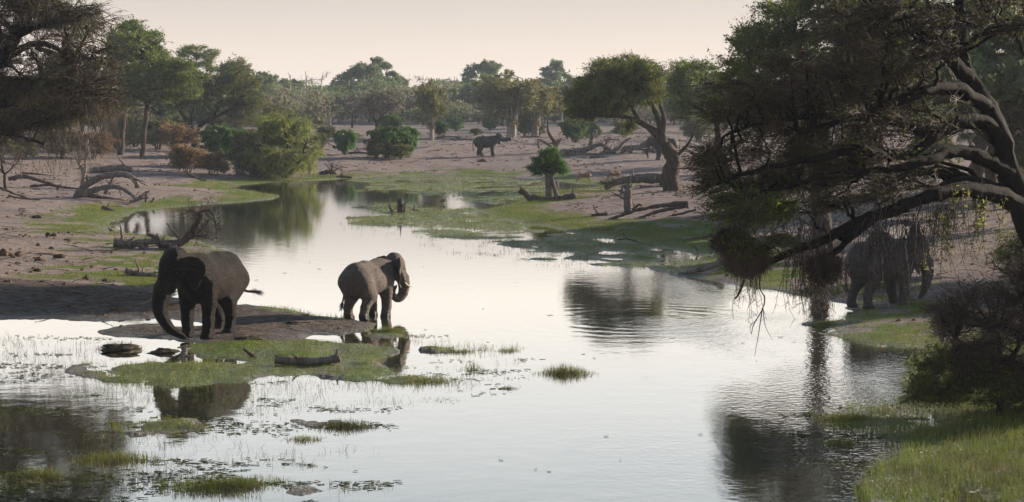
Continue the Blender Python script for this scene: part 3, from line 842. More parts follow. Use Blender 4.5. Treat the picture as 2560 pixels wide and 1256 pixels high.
# ---- the five elephants
def yawof(dx, dy): return math.atan2(dy, dx)
q = G(530, 836)
e1 = elephant('elephant', 'wet dark elephant facing left on the mud spit, trunk hanging toward the ground', 'elephant', (q[0], q[1], q[2] - 0.03), yawof(-0.34, -0.94), 2.98, 'skin_wet',
              [(2.46, -0.06, 1.35), (2.44, -0.04, 0.98), (2.34, 0.14, 0.62), (2.22, 0.34, 0.46), (2.12, 0.52, 0.34)],
              {'fl': (0.03, 0.05, 0), 'fr': (0.0, -0.05, 0), 'hl': (0.42, 0.50, 0), 'hr': (0.05, -0.30, 0)}, head_yaw=-0.36, head_pitch=0.10, tusk='ivory_dark', hs=1.12, hup=0.14, es=0.78, slim=0.93,
              ear_open=0.50, tail=[(-1.60, 0, 2.0), (-1.82, 0.02, 1.6), (-1.95, 0.15, 1.3), (-2.2, 0.4, 1.22)], tusks=(0, 1.0), h=0.027, group='elephants in the valley')
q = G(918, 801)
e2 = elephant('elephant', 'dry grey elephant wading to the right seen from behind, trunk curled to its mouth', 'elephant', (q[0], q[1] + 0.6, -0.05), yawof(0.49, 0.87), 2.33, 'skin',
              [(2.42, 0, 1.40), (2.36, 0, 1.05), (2.12, 0, 0.86), (1.86, 0, 0.98), (1.84, 0, 1.24), (2.0, 0, 1.42)],
              {'fl': (0.0, 0.02, -0.12), 'fr': (0.02, -0.10, -0.12), 'hl': (0.02, -0.08, 0.1), 'hr': (0.34, -0.02, 0.08)}, head_yaw=-0.38, head_pitch=0.06, tusk='ivory', ear_open=0.85, slim=1.12, lg=1.25, hs=1.05, hup=0.05,
              tail=[(-1.60, 0, 2.05), (-1.76, 0.06, 1.6), (-1.74, 0.16, 1.2), (-1.76, 0.24, 0.85)], tusks=(0.55, 0.62), h=0.027, group='elephants in the valley')
q = G(1215, 390)
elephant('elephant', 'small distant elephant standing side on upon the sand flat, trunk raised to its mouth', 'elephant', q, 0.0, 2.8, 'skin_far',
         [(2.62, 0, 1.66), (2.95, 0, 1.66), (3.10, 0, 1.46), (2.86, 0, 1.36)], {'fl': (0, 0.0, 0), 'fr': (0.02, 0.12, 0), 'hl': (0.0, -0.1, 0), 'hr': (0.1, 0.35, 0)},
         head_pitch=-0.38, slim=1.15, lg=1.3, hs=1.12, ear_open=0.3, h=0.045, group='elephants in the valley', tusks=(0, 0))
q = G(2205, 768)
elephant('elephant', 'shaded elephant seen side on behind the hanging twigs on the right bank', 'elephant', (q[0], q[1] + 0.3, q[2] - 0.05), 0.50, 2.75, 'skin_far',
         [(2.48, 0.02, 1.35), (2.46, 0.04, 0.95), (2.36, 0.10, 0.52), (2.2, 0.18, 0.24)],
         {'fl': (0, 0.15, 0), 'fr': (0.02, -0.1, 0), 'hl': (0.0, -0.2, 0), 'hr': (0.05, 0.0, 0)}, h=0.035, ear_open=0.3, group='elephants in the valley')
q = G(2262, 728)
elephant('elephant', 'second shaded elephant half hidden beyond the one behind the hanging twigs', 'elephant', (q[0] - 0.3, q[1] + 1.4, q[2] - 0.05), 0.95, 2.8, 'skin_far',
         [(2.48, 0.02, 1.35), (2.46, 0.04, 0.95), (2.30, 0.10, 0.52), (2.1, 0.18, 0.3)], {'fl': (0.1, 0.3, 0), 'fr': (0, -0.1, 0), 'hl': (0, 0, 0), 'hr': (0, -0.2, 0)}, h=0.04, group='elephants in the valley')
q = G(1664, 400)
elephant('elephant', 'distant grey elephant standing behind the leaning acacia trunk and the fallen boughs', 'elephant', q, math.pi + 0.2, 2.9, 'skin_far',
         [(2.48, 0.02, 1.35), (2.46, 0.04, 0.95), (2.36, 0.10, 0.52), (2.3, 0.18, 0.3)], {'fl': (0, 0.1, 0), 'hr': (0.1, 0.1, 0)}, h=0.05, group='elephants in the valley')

# ---- grazing antelopes
def fur_mat(name, c1, c2, c3):
    m, nt, out = nmat(name); n = N(nt); o = n.obj(); sp = n.new('SeparateXYZ'); n.put(sp.inputs[0], o)
    c = n.mix(n.mapr(n.math('ADD', sp.outputs[2], n.math('MULTIPLY', n.noise(o, 12, 3), 0.1)), 0.50, 0.66), c3, n.mix(n.noise(o, 25, 3), c1, c2))
    b = n.new('BsdfPrincipled'); n.put(b.inputs['Base Color'], c); b.inputs['Roughness'].default_value = 0.8
    nt.links.new(b.outputs[0], out.inputs[0]); return m
M['fur'] = fur_mat('antelope_fur', (0.15, 0.075, 0.04), (0.21, 0.11, 0.06), (0.22, 0.16, 0.12))
def antelope(label, loc, heading, s=1.0):
    t = thing('antelope', label, 'antelope', loc, 'grazing antelopes', heading); t.scale = (s, s, s)
    B = Body((-0.85, -0.3, -0.04), (1.15, 0.3, 1.15), 0.018)
    B.ell((-0.32, 0, 0.72), (0.26, 0.15, 0.18), 0.08); B.ell((0, 0, 0.68), (0.40, 0.155, 0.165), 0.1); B.ell((0.30, 0, 0.70), (0.22, 0.14, 0.19), 0.1)
    for y in (0.09, -0.09):
        f = 0.06 if y > 0 else -0.05
        B.cone((0.34, y, 0.64), (0.34 + f, y, 0.36), 0.07, 0.035, 0.05); B.cone((0.34 + f, y, 0.36), (0.34 + f, y, 0.05), 0.028, 0.02, 0.02); B.cone((0.34 + f, y, 0.05), (0.36 + f, y, 0.01), 0.022, 0.026, 0.02)
        B.cone((-0.40, y, 0.66), (-0.34 + f, y, 0.44), 0.11, 0.05, 0.05); B.cone((-0.34 + f, y, 0.44), (-0.46 + f, y, 0.30), 0.045, 0.03, 0.03); B.cone((-0.46 + f, y, 0.30), (-0.42 + f, y, 0.05), 0.027, 0.02, 0.02)
        B.cone((-0.42 + f, y, 0.05), (-0.40 + f, y, 0.01), 0.022, 0.026, 0.02)
        B.cone((0.70, y * 0.7, 0.30), (0.64, y * 1.6, 0.36), 0.022, 0.008, 0.02)
    B.chain([(0.42, 0, 0.74), (0.58, 0, 0.52), (0.68, 0, 0.30)], [0.115, 0.075, 0.06], 0.06)
    B.chain([(0.68, 0, 0.30), (0.74, 0, 0.18), (0.78, 0, 0.07)], [0.062, 0.05, 0.026], 0.04)
    B.cone((-0.55, 0, 0.76), (-0.62, 0, 0.50), 0.03, 0.02, 0.03)
    B.mesh('body', [M['fur']], t)
    for y in (0.03, -0.03):
        a = Acc(); p = catmull(np.array([(0.66, y, 0.34), (0.60, y * 2.4, 0.44), (0.68, y * 4, 0.54), (0.66, y * 3, 0.66)]), 10); add_limb(a, p, np.linspace(0.014, 0.005, 10), 6); a.obj('horn', [M['bark_dark']], t)
    return t
q = G(1462, 459); antelope('tan antelope grazing head down to the right of the leafy stump tree', q, math.pi + 0.15, 1.15)
q = G(1536, 456); antelope('tan antelope grazing just left of the long fallen trunk beside the acacia', q, math.pi + 0.5, 1.2)
M['leaf_yolive'] = leaf_mat('leaf_yellow_olive', (0.13, 0.13, 0.045), (0.24, 0.225, 0.08), (0.13, 0.13, 0.055))
# ------------------------------------------------------------------ tree kinds (each built once, then copied)
def proto(o, H): o['H'] = H; return o
K_umb = [proto(kind_umbrella('acacia_tree', 11, mats=('bark', 'twig_brown', 'leaf_far'), leaf=0.26, nl=11000), 11.2),
         proto(kind_umbrella('acacia_tree', 12, tiers=2, R_=6.5, mats=('bark_dark', 'twig_brown', 'leaf_far'), leaf=0.26, nl=9000, nc=30, sparse=0.8, lean=0.2), 10.8),
         proto(kind_umbrella('acacia_tree', 13, tiers=4, R_=5.0, H=12, mats=('bark', 'twig_purple', 'leaf_far'), leaf=0.26, nl=9000, nc=36), 12.2)]
K_rnd = [proto(kind_round('bushy_tree', 21, mats=('bark', 'twig_brown', 'leaf_far'), H=7, R_=3.6, leaf=0.26, nl=10000, z0=0.3), 7.2),
         proto(kind_round('bushy_tree', 22, mats=('white_bark', 'twig_brown', 'leaf_yolive'), H=10, R_=4.6, leaf=0.18, nl=17000, z0=0.16, nc=70, stems=6, shell=0.2), 10.2),
         proto(kind_round('bushy_tree', 23, mats=('white_bark', 'twig_purple', 'leaf_farb'), H=8, R_=4, leaf=0.2, nl=5000, z0=0.25, nc=34, stems=5, rt=0.010), 8.2)]
K_bush = [proto(kind_round('bush', 31, mats=('bark', 'twig_brown', 'leaf_green'), H=3.4, R_=2.0, leaf=0.15, nl=12000, z0=0.08, nc=34, stems=5, twl=0.3), 3.5),
          proto(kind_round('bush', 32, mats=('bark', 'twig_brown', 'leaf_brown'), H=3.0, R_=2.6, leaf=0.10, nl=9000, z0=0.05, nc=34, stems=6, twl=0.5), 3.2),
          proto(kind_round('bush', 33, mats=('bark', 'twig_brown', 'leaf_olive'), H=3.4, R_=2.4, leaf=0.12, nl=9000, z0=0.08, nc=34, stems=6, twl=0.4), 3.5)]
K_bare = [proto(kind_bare('bare_tree', 41), 9.0), proto(kind_bare('bare_tree', 42, mats=('bark_dark', 'twig_purple', None), nc=26, nsub=7, ntwig=8, twl=0.5), 9.0),
          proto(kind_bare('bare_tree', 43, mats=('white_bark', 'white_bark', None), gn=4, nc=12), 9.0)]
GF = 'trees at the edge of the distant wood'
# far trees standing out on the skyline and in front of the wood: foot pixel, height in pixels, width factor
FT = [(K_umb[0], 905, 296, 138, 'tall flat-topped acacia on the skyline left of the centre, left one of the pair', 1.15),
      (K_umb[2], 955, 292, 150, 'tallest tiered acacia on the skyline left of the centre, right one of the pair', 1.1),
      (K_umb[0], 1205, 292, 140, 'broad acacia crown on the skyline just left of the big yellow-green trees', 1.1),
      (K_umb[2], 1385, 292, 142, 'dark acacia crown on the skyline just right of the big yellow-green trees', 1.15),
      (K_bare[2], 775, 300, 128, 'bare twisted pale tree on the skyline above the willowy riverside bush', 1.3),
      (K_bare[0], 1035, 292, 112, 'leafless snag on the skyline right of the tallest tiered acacia', 0.9),
      (K_bare[1], 1115, 290, 104, 'dark leafless tree on the skyline between the two acacia groups', 1.2),
      (K_bare[2], 722, 318, 140, 'bare forked pale tree just behind the willowy riverside bush', 1.1),
      (K_rnd[0], 640, 300, 120, 'green round tree on the skyline right of the left bank acacias', 1.3),
      (K_rnd[0], 700, 300, 112, 'low green tree on the skyline behind the bare forked pale tree', 1.3),
      (K_rnd[1], 1275, 345, 188, 'big yellow-green tree with pale stems, left of the tall pair', 1.5),
      (K_rnd[1], 1335, 342, 160, 'big yellow-green tree with pale stems, right of the tall pair', 1.4),
      (K_rnd[1], 1078, 352, 170, 'slender pale green tree with one thin straight stem right of the big green bush', 0.72),
      (K_rnd[2], 950, 330, 125, 'grey-brown nearly leafless tree behind the big green bush', 1.4),
      (K_bare[1], 942, 352, 125, 'bare spreading tree rising out of the big green bush', 1.0),
      (K_rnd[0], 787, 318, 66, 'dark green umbrella bush-tree to the right above the willowy riverside bush', 1.25),
      (K_rnd[2], 822, 322, 96, 'thin grey tree with a crooked pale stem beside the dark green umbrella bush-tree', 0.8),
      (K_rnd[0], 1168, 302, 54, 'dark green round tree left of the yellow-green pair', 1.35),
      (K_rnd[2], 1230, 318, 110, 'thin brownish tree just left of the yellow-green pair', 0.9),
      (K_rnd[1], 1432, 330, 150, 'pale olive tree behind the round green bush left of the leaning acacia', 1.0),
      (K_umb[1], 1480, 322, 120, 'hazy grey-green tree behind the crown of the leaning acacia', 1.1),
      (K_umb[2], 1590, 308, 120, 'hazy tree far behind the forks of the leaning acacia', 1.1),
      (K_rnd[0], 1720, 330, 110, 'dense dark green tree right of the leaning acacia trunk', 1.5),
      (K_bare[1], 880, 320, 90, 'low leafless thicket tree left of the big green bush', 1.3),
      (K_bare[2], 1405, 318, 100, 'pale branching bare stem right of the yellow-green pair', 1.0)]
for k, px_, py_, hp, lab, sx_ in FT: place(k, px_, py_, hp, lab, 'tree', GF, sx=sx_)
FB = [(K_bush[0], 862, 388, 70, 'dense round green bush standing alone left of the big green bush', 1.0),
      (K_bush[0], 975, 345 + 2, 66, 'upper dome of green bush behind the big green bush', 1.1),
      (K_bush[0], 968, 396, 88, 'big green bush on the far sand flat, left half', 1.15),
      (K_bush[0], 1018, 394, 86, 'big green bush on the far sand flat, right half', 0.75),
      (K_bush[2], 940, 397, 55, 'dull olive skirt of low shrub at the left foot of the big green bush', 1.1),
      (K_bush[2], 1000, 399, 45, 'dull olive low shrub at the foot of the big green bush', 1.3),
      (K_bush[0], 1098, 340, 42, 'small green bush in front of the slender tree, left of a row', 1.2),
      (K_bush[0], 1140, 330, 40, 'small green bush in front of the slender tree, right of a row', 1.2),
      (K_bush[0], 1225, 326, 34, 'green bush just above the small distant elephant', 1.3),
      (K_bush[2], 1190, 340, 22, 'grey-green low scrub behind the small distant elephant', 1.5),
      (K_bush[0], 1312, 342, 60, 'narrow dark green bush between the stems of the yellow-green pair', 0.75),
      (K_bush[2], 1345, 342, 34, 'olive scrub at the right foot of the yellow-green pair', 1.3),
      (K_bush[0], 1438, 358, 66, 'large round green bush left of the leaning acacia', 1.25),
      (K_bush[0], 1478, 352, 50, 'right lobe of scrub joined to the large round green bush', 0.9),
      (K_bush[2], 815, 350, 40, 'olive scrub on the flat right of the willowy riverside bush', 1.4),
      (K_bush[2], 800, 372, 46, 'green scrub right beside the willowy riverside bush', 1.0),
      (K_bush[2], 1560, 345, 50, 'pale scrub seen under the limb of the leaning acacia', 1.3),
      (K_bush[2], 1745, 352, 70, 'green scrub right of the leaning acacia trunk', 1.4)]
for k, px_, py_, hp, lab, sx_ in FB: place(k, px_, py_, hp, lab, 'bush', 'bushes on the far sand flat', sx=sx_)

# the far wood: a mass no one could count
R = np.random.default_rng(99)
woodA = Acc(); 
def blobtree(acc, R, base, H, Rr, nl, leaf, umb):
    nc = 9 if not umb else 10
    if umb:
        a = R.uniform(0, 6.28, nc); q = np.sqrt(R.uniform(0, 1, nc)) * Rr
        C = np.stack([q * np.cos(a), q * np.sin(a), H * (0.82 - 0.18 * (q / Rr) ** 2) + R.normal(size=nc) * H * 0.05], 1); rz_ = H * 0.09
    else:
        d = unit(R.normal(size=(nc, 3))); C = d * R.uniform(0.3, 1, (nc, 1)) * np.array([Rr * 0.7, Rr * 0.7, H * 0.3]) + np.array([0, 0, H * 0.55]); rz_ = H * 0.16
    i = R.integers(0, nc, nl)
    p = C[i] + unit(R.normal(size=(nl, 3))) * (R.uniform(0.2, 1, (nl, 1)) ** 0.5) * np.array([Rr * 0.34, Rr * 0.34, rz_])
    V, Q = leaves(R, p + base, leaf, 1.6); acc.add(V, Q, 1 if R.random() < 0.62 else 2)
    nb = 5
    e = C[R.integers(0, nc, nb)] + base; f0 = np.tile(base + np.array([0, 0, H * 0.18]), (nb, 1))
    V, Q = tubes(np.concatenate([bez(f0, e, R.normal(size=(nb, 3)) * H * 0.06, 5)]), np.linspace(0.16, 0.05, 5)[None].repeat(nb, 0), 4); acc.add(V, Q, 0)
    V, Q = tubes(bez(base[None] - 0.2, f0[:1], np.zeros((1, 3)), 4), np.full((1, 4), 0.2), 6); acc.add(V, Q, 0)
NW = 1500
for i in range(NW):
    y = R.uniform(400, 580) if i > 60 else R.uniform(330, 420)
    if i > 500: y = R.uniform(380, 560)
    x = R.uniform(-0.42, 0.42) * y
    pxx = 1280 + x / y * F
    if y < 400 and 850 < pxx < 1700: continue
    H = R.uniform(6.0, 11.5); H *= 0.62 if y > 560 else 1.0
    if i > 500: H = R.uniform(2.6, 7.0)
    blobtree(woodA, R, np.array([x, y, hz(x, y) - 0.2]), H, H * R.uniform(0.5, 0.8) * (1.6 if i > 500 else 1), 800 if i < 501 else 420, 0.40, R.random() < 0.4 and i <= 500)
wd = woodA.obj('distant_wood', [M['bark'], M['leaf_far'], M['leaf_farb']], smooth=False)
tag(wd, 'hazy grey-green wood closing the valley below the skyline', 'wood', kind='stuff')

# ------------------------------------------------------------------ left bank acacias
def site(px_, py_): 
    q = G(px_, py_); return q
def local(q, pts):
    """pixel sketch (px, py, dy) of a limb -> coordinates relative to the foot q, at depth q.y + dy"""
    return np.array([P(a, b_, q[1] + c) - q for a, b_, c in pts])
def crown_px(R, q, poly, n_, dep, cr_, cz_, dz=0.0):
    """cluster centres filling an outline given in photo pixels, spread `dep` metres in depth"""
    poly = np.array(poly, float); out_ = []
    lo, hi = poly.min(0), poly.max(0)
    while len(out_) < n_:
        a = R.uniform(lo, hi, size=(200, 2)); ok = sdpoly(a, poly) > 0
        for p in a[ok]: out_.append(p)
    out_ = np.array(out_[:n_]); D = q[1] + R.uniform(-dep, dep, n_)
    c = P(out_[:, 0], out_[:, 1], D) - q
    s = R.uniform(0.7, 1.3, (n_, 1))
    return np.hstack([c, s * cr_, s * cr_, s * cz_])
GL = 'trees on the left bank'
def hero(name, label, foot, limbs, polys, seed, group=GL, depth_off=0.0, **kw):
    """limbs: ([(px,py,dy)...], r0, r1); polys: (outline, n, depth, cr, cz)"""
    R = np.random.default_rng(seed)
    q = site(*foot) if len(foot) == 2 else np.array([*P(foot[0], foot[1], foot[2])])
    if len(foot) == 3: q[2] = max(hz(q[0], q[1]), -0.3)
    t = thing(name, label, 'tree' if 'bush' not in name else 'bush', q, group)
    L = [(local(q, l[0]), l[1], l[2]) for l in limbs]
    L[0][0][0] = np.array([L[0][0][0][0], 0, -0.3])
    C = np.concatenate([crown_px(R, q, *p) for p in polys])
    make_tree(t, R, L, C, **kw)
    return t
hero('acacia_tree', 'tall green acacia behind the dark twiggy tree at the left edge', (300, 388), [([(300, 388, 0), (308, 300, 0), (330, 200, 0)], 0.42, 0.3), ([(330, 200, 0), (300, 130, 1), (290, 90, 1)], 0.2, 0.08), ([(330, 200, 0), (370, 140, -1), (380, 110, 0)], 0.2, 0.08)],
     [([(262, 100), (300, 62), (350, 52), (385, 78), (410, 105), (430, 150), (400, 200), (330, 210), (270, 190)], 95, 5, 0.95, 0.26)], 201,
     nsub=8, ntwig=7, twig_len=0.8, nleaf=26000, leaf=0.13, rs=1.7, mats=('bark', 'twig_brown', 'leaf_acacia'))
hero('acacia_tree', 'broad dark acacia with one straight bare trunk standing on the left bank sand', (355, 398),
     [([(356, 398, 0), (360, 330, 0), (368, 262, 0)], 0.34, 0.25), ([(368, 262, 0), (340, 230, 0), (310, 200, 0)], 0.18, 0.08), ([(368, 262, 0), (400, 225, 0), (440, 200, 0)], 0.2, 0.08), ([(368, 262, 0), (375, 200, 1), (385, 160, 0)], 0.18, 0.06),
      ([(362, 320, 0), (385, 270, 1), (420, 240, 2)], 0.14, 0.06)],
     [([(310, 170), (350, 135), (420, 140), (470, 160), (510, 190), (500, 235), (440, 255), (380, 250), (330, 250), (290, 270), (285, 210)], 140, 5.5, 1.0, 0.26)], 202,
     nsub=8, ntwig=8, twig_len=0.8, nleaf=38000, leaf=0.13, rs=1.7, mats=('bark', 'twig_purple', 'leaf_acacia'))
hero('acacia_tree', 'flat-topped acacia rising highest in the middle of the left bank trees', (425, 330),
     [([(428, 335, 0), (440, 290, 0), (462, 240, 0)], 0.36, 0.28), ([(462, 240, 0), (480, 190, 0), (492, 150, 0)], 0.2, 0.07), ([(462, 240, 0), (500, 200, 0), (525, 170, 0)], 0.18, 0.06), ([(462, 240, 0), (450, 190, 0), (445, 150, 0)], 0.18, 0.06)],
     [([(435, 130), (470, 116), (520, 115), (548, 128), (552, 145), (520, 165), (470, 170), (440, 155)], 46, 5, 1.1, 0.2), ([(440, 170), (540, 170), (560, 215), (500, 240), (430, 230)], 34, 4, 1.0, 0.26)], 203,
     nsub=8, ntwig=7, twig_len=0.8, nleaf=22000, leaf=0.13, rs=1.7, mats=('bark_dark', 'twig_brown', 'leaf_acacia'))
hero('acacia_tree', 'low forking dark acacia with wide drooping crown above the brown bush', (488, 372),
     [([(488, 375, 0), (486, 350, 0), (484, 332, 0)], 0.50, 0.42), ([(484, 332, 0), (465, 300, 0), (445, 270, 0), (430, 240, 0)], 0.3, 0.1), ([(484, 332, 0), (478, 300, 1), (485, 260, 1)], 0.22, 0.08),
      ([(484, 332, 0), (520, 300, 0), (545, 290, 0), (590, 260, 0)], 0.3, 0.1), ([(535, 292, 0), (552, 250, 0), (555, 215, 0)], 0.16, 0.06)],
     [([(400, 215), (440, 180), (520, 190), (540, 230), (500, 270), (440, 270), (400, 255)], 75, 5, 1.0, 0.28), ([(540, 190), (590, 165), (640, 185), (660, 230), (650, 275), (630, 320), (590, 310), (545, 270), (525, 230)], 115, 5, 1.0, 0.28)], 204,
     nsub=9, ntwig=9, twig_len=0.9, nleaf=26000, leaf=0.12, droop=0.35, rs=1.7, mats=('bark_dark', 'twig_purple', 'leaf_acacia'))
hero('acacia_tree', 'acacia with a bright feathery top right of the flat-topped acacia', (560, 345), [([(560, 345, 6), (565, 280, 6), (575, 220, 6)], 0.3, 0.2), ([(575, 220, 6), (600, 190, 6), (620, 175, 6)], 0.14, 0.05), ([(575, 220, 6), (560, 190, 6), (550, 175, 6)], 0.14, 0.05)],
     [([(545, 175), (570, 160), (610, 162), (625, 185), (650, 225), (640, 260), (600, 240), (560, 220)], 70, 4.5, 1.0, 0.24)], 205, nsub=8, ntwig=7, twig_len=0.8, nleaf=24000, leaf=0.13, rs=1.7, mats=('bark', 'twig_brown', 'leaf_acacia'))
hero('acacia_tree', 'yellowish acacia glimpsed through the dark twiggy tree at the left edge', (200, 392), [([(200, 392, 0), (205, 320, 0), (215, 260, 0)], 0.3, 0.2), ([(215, 260, 0), (240, 200, 0), (260, 180, 0)], 0.14, 0.05), ([(215, 260, 0), (180, 200, 0), (160, 180, 0)], 0.14, 0.05)],
     [([(100, 150), (200, 120), (290, 150), (300, 240), (250, 290), (150, 280), (60, 240)], 100, 5, 1.2, 0.35)], 206, nsub=7, ntwig=7, twig_len=0.8, nleaf=26000, leaf=0.15, rs=1.7, mats=('bark', 'twig_brown', 'leaf_olive'))

# undergrowth on the left bank
UB = [(K_bush[2], 300, 378, 95, 'tan undergrowth behind the straight trunked acacia, leftmost', 1.2), (K_bush[2], 395, 372, 88, 'tan undergrowth between the straight trunk and the brown bush', 1.2),
      (K_bush[1], 440, 378, 84, 'russet undergrowth behind the brown bush', 1.0), (K_bush[2], 340, 368, 90, 'olive undergrowth directly behind the straight trunk', 1.2),
      (K_bush[0], 590, 418, 105, 'dark green thicket between the brown bush and the willowy bush', 0.95), (K_bush[0], 545, 395, 90, 'dark green thicket right behind the brown bush', 1.1),
      (K_bush[1], 470, 432, 84, 'large dry russet-brown bush on the left bank, left part', 0.95), (K_bush[1], 528, 438, 70, 'large dry russet-brown bush on the left bank, right part', 0.9),
      (K_bush[2], 560, 436, 36, 'small green shrub at the right foot of the russet-brown bush', 0.9), (K_bush[2], 60, 400, 70, 'bright yellow-green bush low at the left edge', 1.3),
      (K_bush[2], 150, 396, 80, 'thin olive shrub behind the pale forked dead tree', 1.3), (K_bush[1], 230, 396, 80, 'brown shrub behind the pale forked dead tree', 1.2), (K_bush[2], -40, 420, 130, 'olive bush cut by the left edge of the picture', 1.3)]
for k, px_, py_, hp, lab, sx_ in UB: place(k, px_, py_, hp, lab, 'bush', 'bushes on the left bank', sx=sx_)
for k, px_, py_, hp, lab, sx_ in [(K_rnd[0], 250, 362, 120, 'dense green tree filling the gap left of the tall green acacia', 1.3), (K_rnd[2], 330, 360, 125, 'grey-brown thicket tree behind the straight bare trunk', 1.3), (K_rnd[0], 405, 356, 110, 'dense green tree between the straight bare trunk and the low forking acacia', 1.3),
                               (K_rnd[1], 455, 352, 100, 'olive tree glimpsed through the fork of the low dark acacia', 1.3), (K_rnd[0], 530, 354, 112, 'dense green tree right behind the low forking acacia', 1.3), (K_rnd[2], 600, 356, 110, 'grey-brown thicket tree above the dark thicket', 1.4), (K_rnd[1], 665, 350, 112, 'olive tree behind the top of the willowy riverside bush', 1.3),
                               (K_rnd[0], 120, 366, 110, 'green tree seen low through the twigs of the left edge thorn tree', 1.4), (K_rnd[2], 20, 370, 110, 'brown thicket tree at the left edge behind the small thorny tree', 1.4)]:
    place(k, px_, py_, hp, lab, 'tree', GL, sx=sx_)
for k, px_, py_, hp, lab, sx_ in [(K_rnd[2], 745, 312, 80, 'brownish scrub tree at the wood edge above the dark green umbrella bush-tree', 1.5), (K_rnd[0], 850, 306, 72, 'green scrub tree at the wood edge under the left acacia of the skyline pair', 1.5), (K_rnd[2], 905, 312, 84, 'grey scrub tree at the wood edge left of the big green bush', 1.5), (K_rnd[0], 1010, 306, 80, 'green scrub tree at the wood edge right behind the big green bush', 1.6),
                               (K_rnd[2], 1045, 310, 74, 'brown scrub tree at the wood edge left of the slender tree', 1.5), (K_rnd[0], 1125, 304, 84, 'green scrub tree at the wood edge right of the slender tree', 1.6), (K_rnd[0], 1195, 303, 96, 'green scrub tree at the wood edge under the acacia left of the yellow-green pair', 1.4), (K_rnd[2], 1420, 306, 84, 'brown scrub tree at the wood edge right of the yellow-green pair', 1.6),
                               (K_rnd[0], 1505, 306, 70, 'green scrub tree at the wood edge under the leaning acacia crown', 1.6), (K_rnd[2], 1560, 304, 66, 'brown scrub tree at the wood edge between the limbs of the leaning acacia', 1.6), (K_rnd[0], 1640, 306, 84, 'green scrub tree at the wood edge right of the leaning acacia forks', 1.5)]:
    place(k, px_, py_, hp, lab, 'tree', GF, sx=sx_)
# willowy riverside bush
q = G(710, 446)
t = thing('riverside_bush', 'large willowy riverside bush, shadowed left side and yellow-green drooping right side', 'bush', q, 'bushes on the left bank')
R = np.random.default_rng(301)
C = np.concatenate([crown_px(R, q, [(655, 300), (700, 285), (745, 285), (775, 310), (795, 360), (800, 420), (770, 440), (700, 438), (610, 430), (600, 380), (630, 330)], 110, 3.6, 0.7, 0.7)])
make_tree(t, R, [(local(q, [(710, 446, 0), (715, 400, 0), (720, 350, 0)]), 0.2, 0.1), (local(q, [(710, 446, 0), (680, 400, 0), (660, 350, 0)]), 0.15, 0.07), (local(q, [(710, 446, 0), (745, 410, -1), (765, 360, -1)]), 0.15, 0.06)],
          C, nsub=7, ntwig=8, twig_len=0.7, nleaf=60000, leaf=0.085, droop=0.75, rs=1.2, mats=('bark_dark', 'twig_brown', 'leaf_yellow'), outw=0.5)
q = G(640, 440)
t = thing('thicket', 'dark shadowed reedy thicket left of the willowy riverside bush', 'bush', q, 'bushes on the left bank')
R = np.random.default_rng(302)
C = crown_px(R, q, [(585, 360), (620, 335), (665, 330), (690, 370), (690, 435), (600, 430), (580, 400)], 50, 2.5, 0.8, 0.8)
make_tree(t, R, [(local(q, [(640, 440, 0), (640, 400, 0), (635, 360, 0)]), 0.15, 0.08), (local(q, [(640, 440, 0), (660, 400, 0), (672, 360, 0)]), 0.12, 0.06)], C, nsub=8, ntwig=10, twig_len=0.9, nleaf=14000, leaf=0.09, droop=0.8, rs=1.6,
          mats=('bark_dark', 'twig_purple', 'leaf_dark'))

# ------------------------------------------------------------------ leaning acacia and its neighbours, right of the centre
GR = 'trees on the right bank'
hero('acacia_tree', 'leaning green acacia with a forked trunk right of the centre', (1682, 478),
     [([(1682, 480, 0), (1676, 440, 0), (1684, 400, 0), (1662, 362, 0)], 0.80, 0.50), ([(1662, 362, 0), (1630, 325, 0), (1600, 305, 0), (1550, 292, 0), (1500, 290, 0)], 0.38, 0.10), ([(1662, 362, 0), (1645, 300, 0), (1625, 250, 0), (1600, 215, 0)], 0.30, 0.10),
      ([(1655, 345, 0), (1660, 300, 0), (1650, 260, 0), (1640, 220, 0)], 0.25, 0.08), ([(1600, 305, 0), (1580, 270, 0), (1560, 240, 0), (1540, 210, 0)], 0.24, 0.08), ([(1550, 292, 0), (1500, 270, 0), (1460, 280, 1)], 0.14, 0.05),
      ([(1625, 260, 0), (1580, 220, -1), (1540, 180, -1)], 0.16, 0.05), ([(1684, 400, 0), (1720, 360, 0), (1735, 330, 0), (1745, 300, 0)], 0.16, 0.05)],
     [([(1420, 265), (1440, 215), (1480, 165), (1520, 140), (1580, 138), (1630, 150), (1650, 185), (1660, 225), (1640, 265), (1600, 255), (1560, 275), (1500, 290), (1440, 300)], 200, 4.6, 0.8, 0.2),
      ([(1430, 270), (1470, 250), (1500, 290), (1480, 312), (1430, 300)], 16, 3, 0.8, 0.3), ([(1560, 300), (1600, 320), (1590, 345), (1560, 330)], 3, 1, 0.4, 0.3)], 401, group=GR,
     nsub=8, ntwig=8, twig_len=0.65, nleaf=56000, leaf=0.085, droop=0.1, rs=1.4, mats=('bark', 'twig_brown', 'leaf_acacia'))
hero('acacia_tree', 'open wiry acacia filling the gap right of the leaning acacia', (1830, 470, 170),
     [([(1830, 470, 0), (1800, 380, 0), (1790, 300, 0), (1760, 280, 0)], 0.45, 0.2), ([(1760, 280, 0), (1710, 250, 0), (1690, 220, 0)], 0.15, 0.05), ([(1790, 300, 0), (1740, 270, 0), (1700, 290, 0)], 0.14, 0.05), ([(1795, 330, 0), (1790, 260, 0), (1760, 200, 0)], 0.15, 0.05)],
     [([(1660, 200), (1700, 155), (1760, 160), (1820, 190), (1860, 250), (1830, 300), (1760, 290), (1700, 300), (1665, 260)], 100, 4.5, 0.9, 0.22)], 402, group=GR, nsub=8, ntwig=8, twig_len=0.8, nleaf=26000, leaf=0.11, rs=1.7, mats=('bark_dark', 'twig_purple', 'leaf_acacia'))
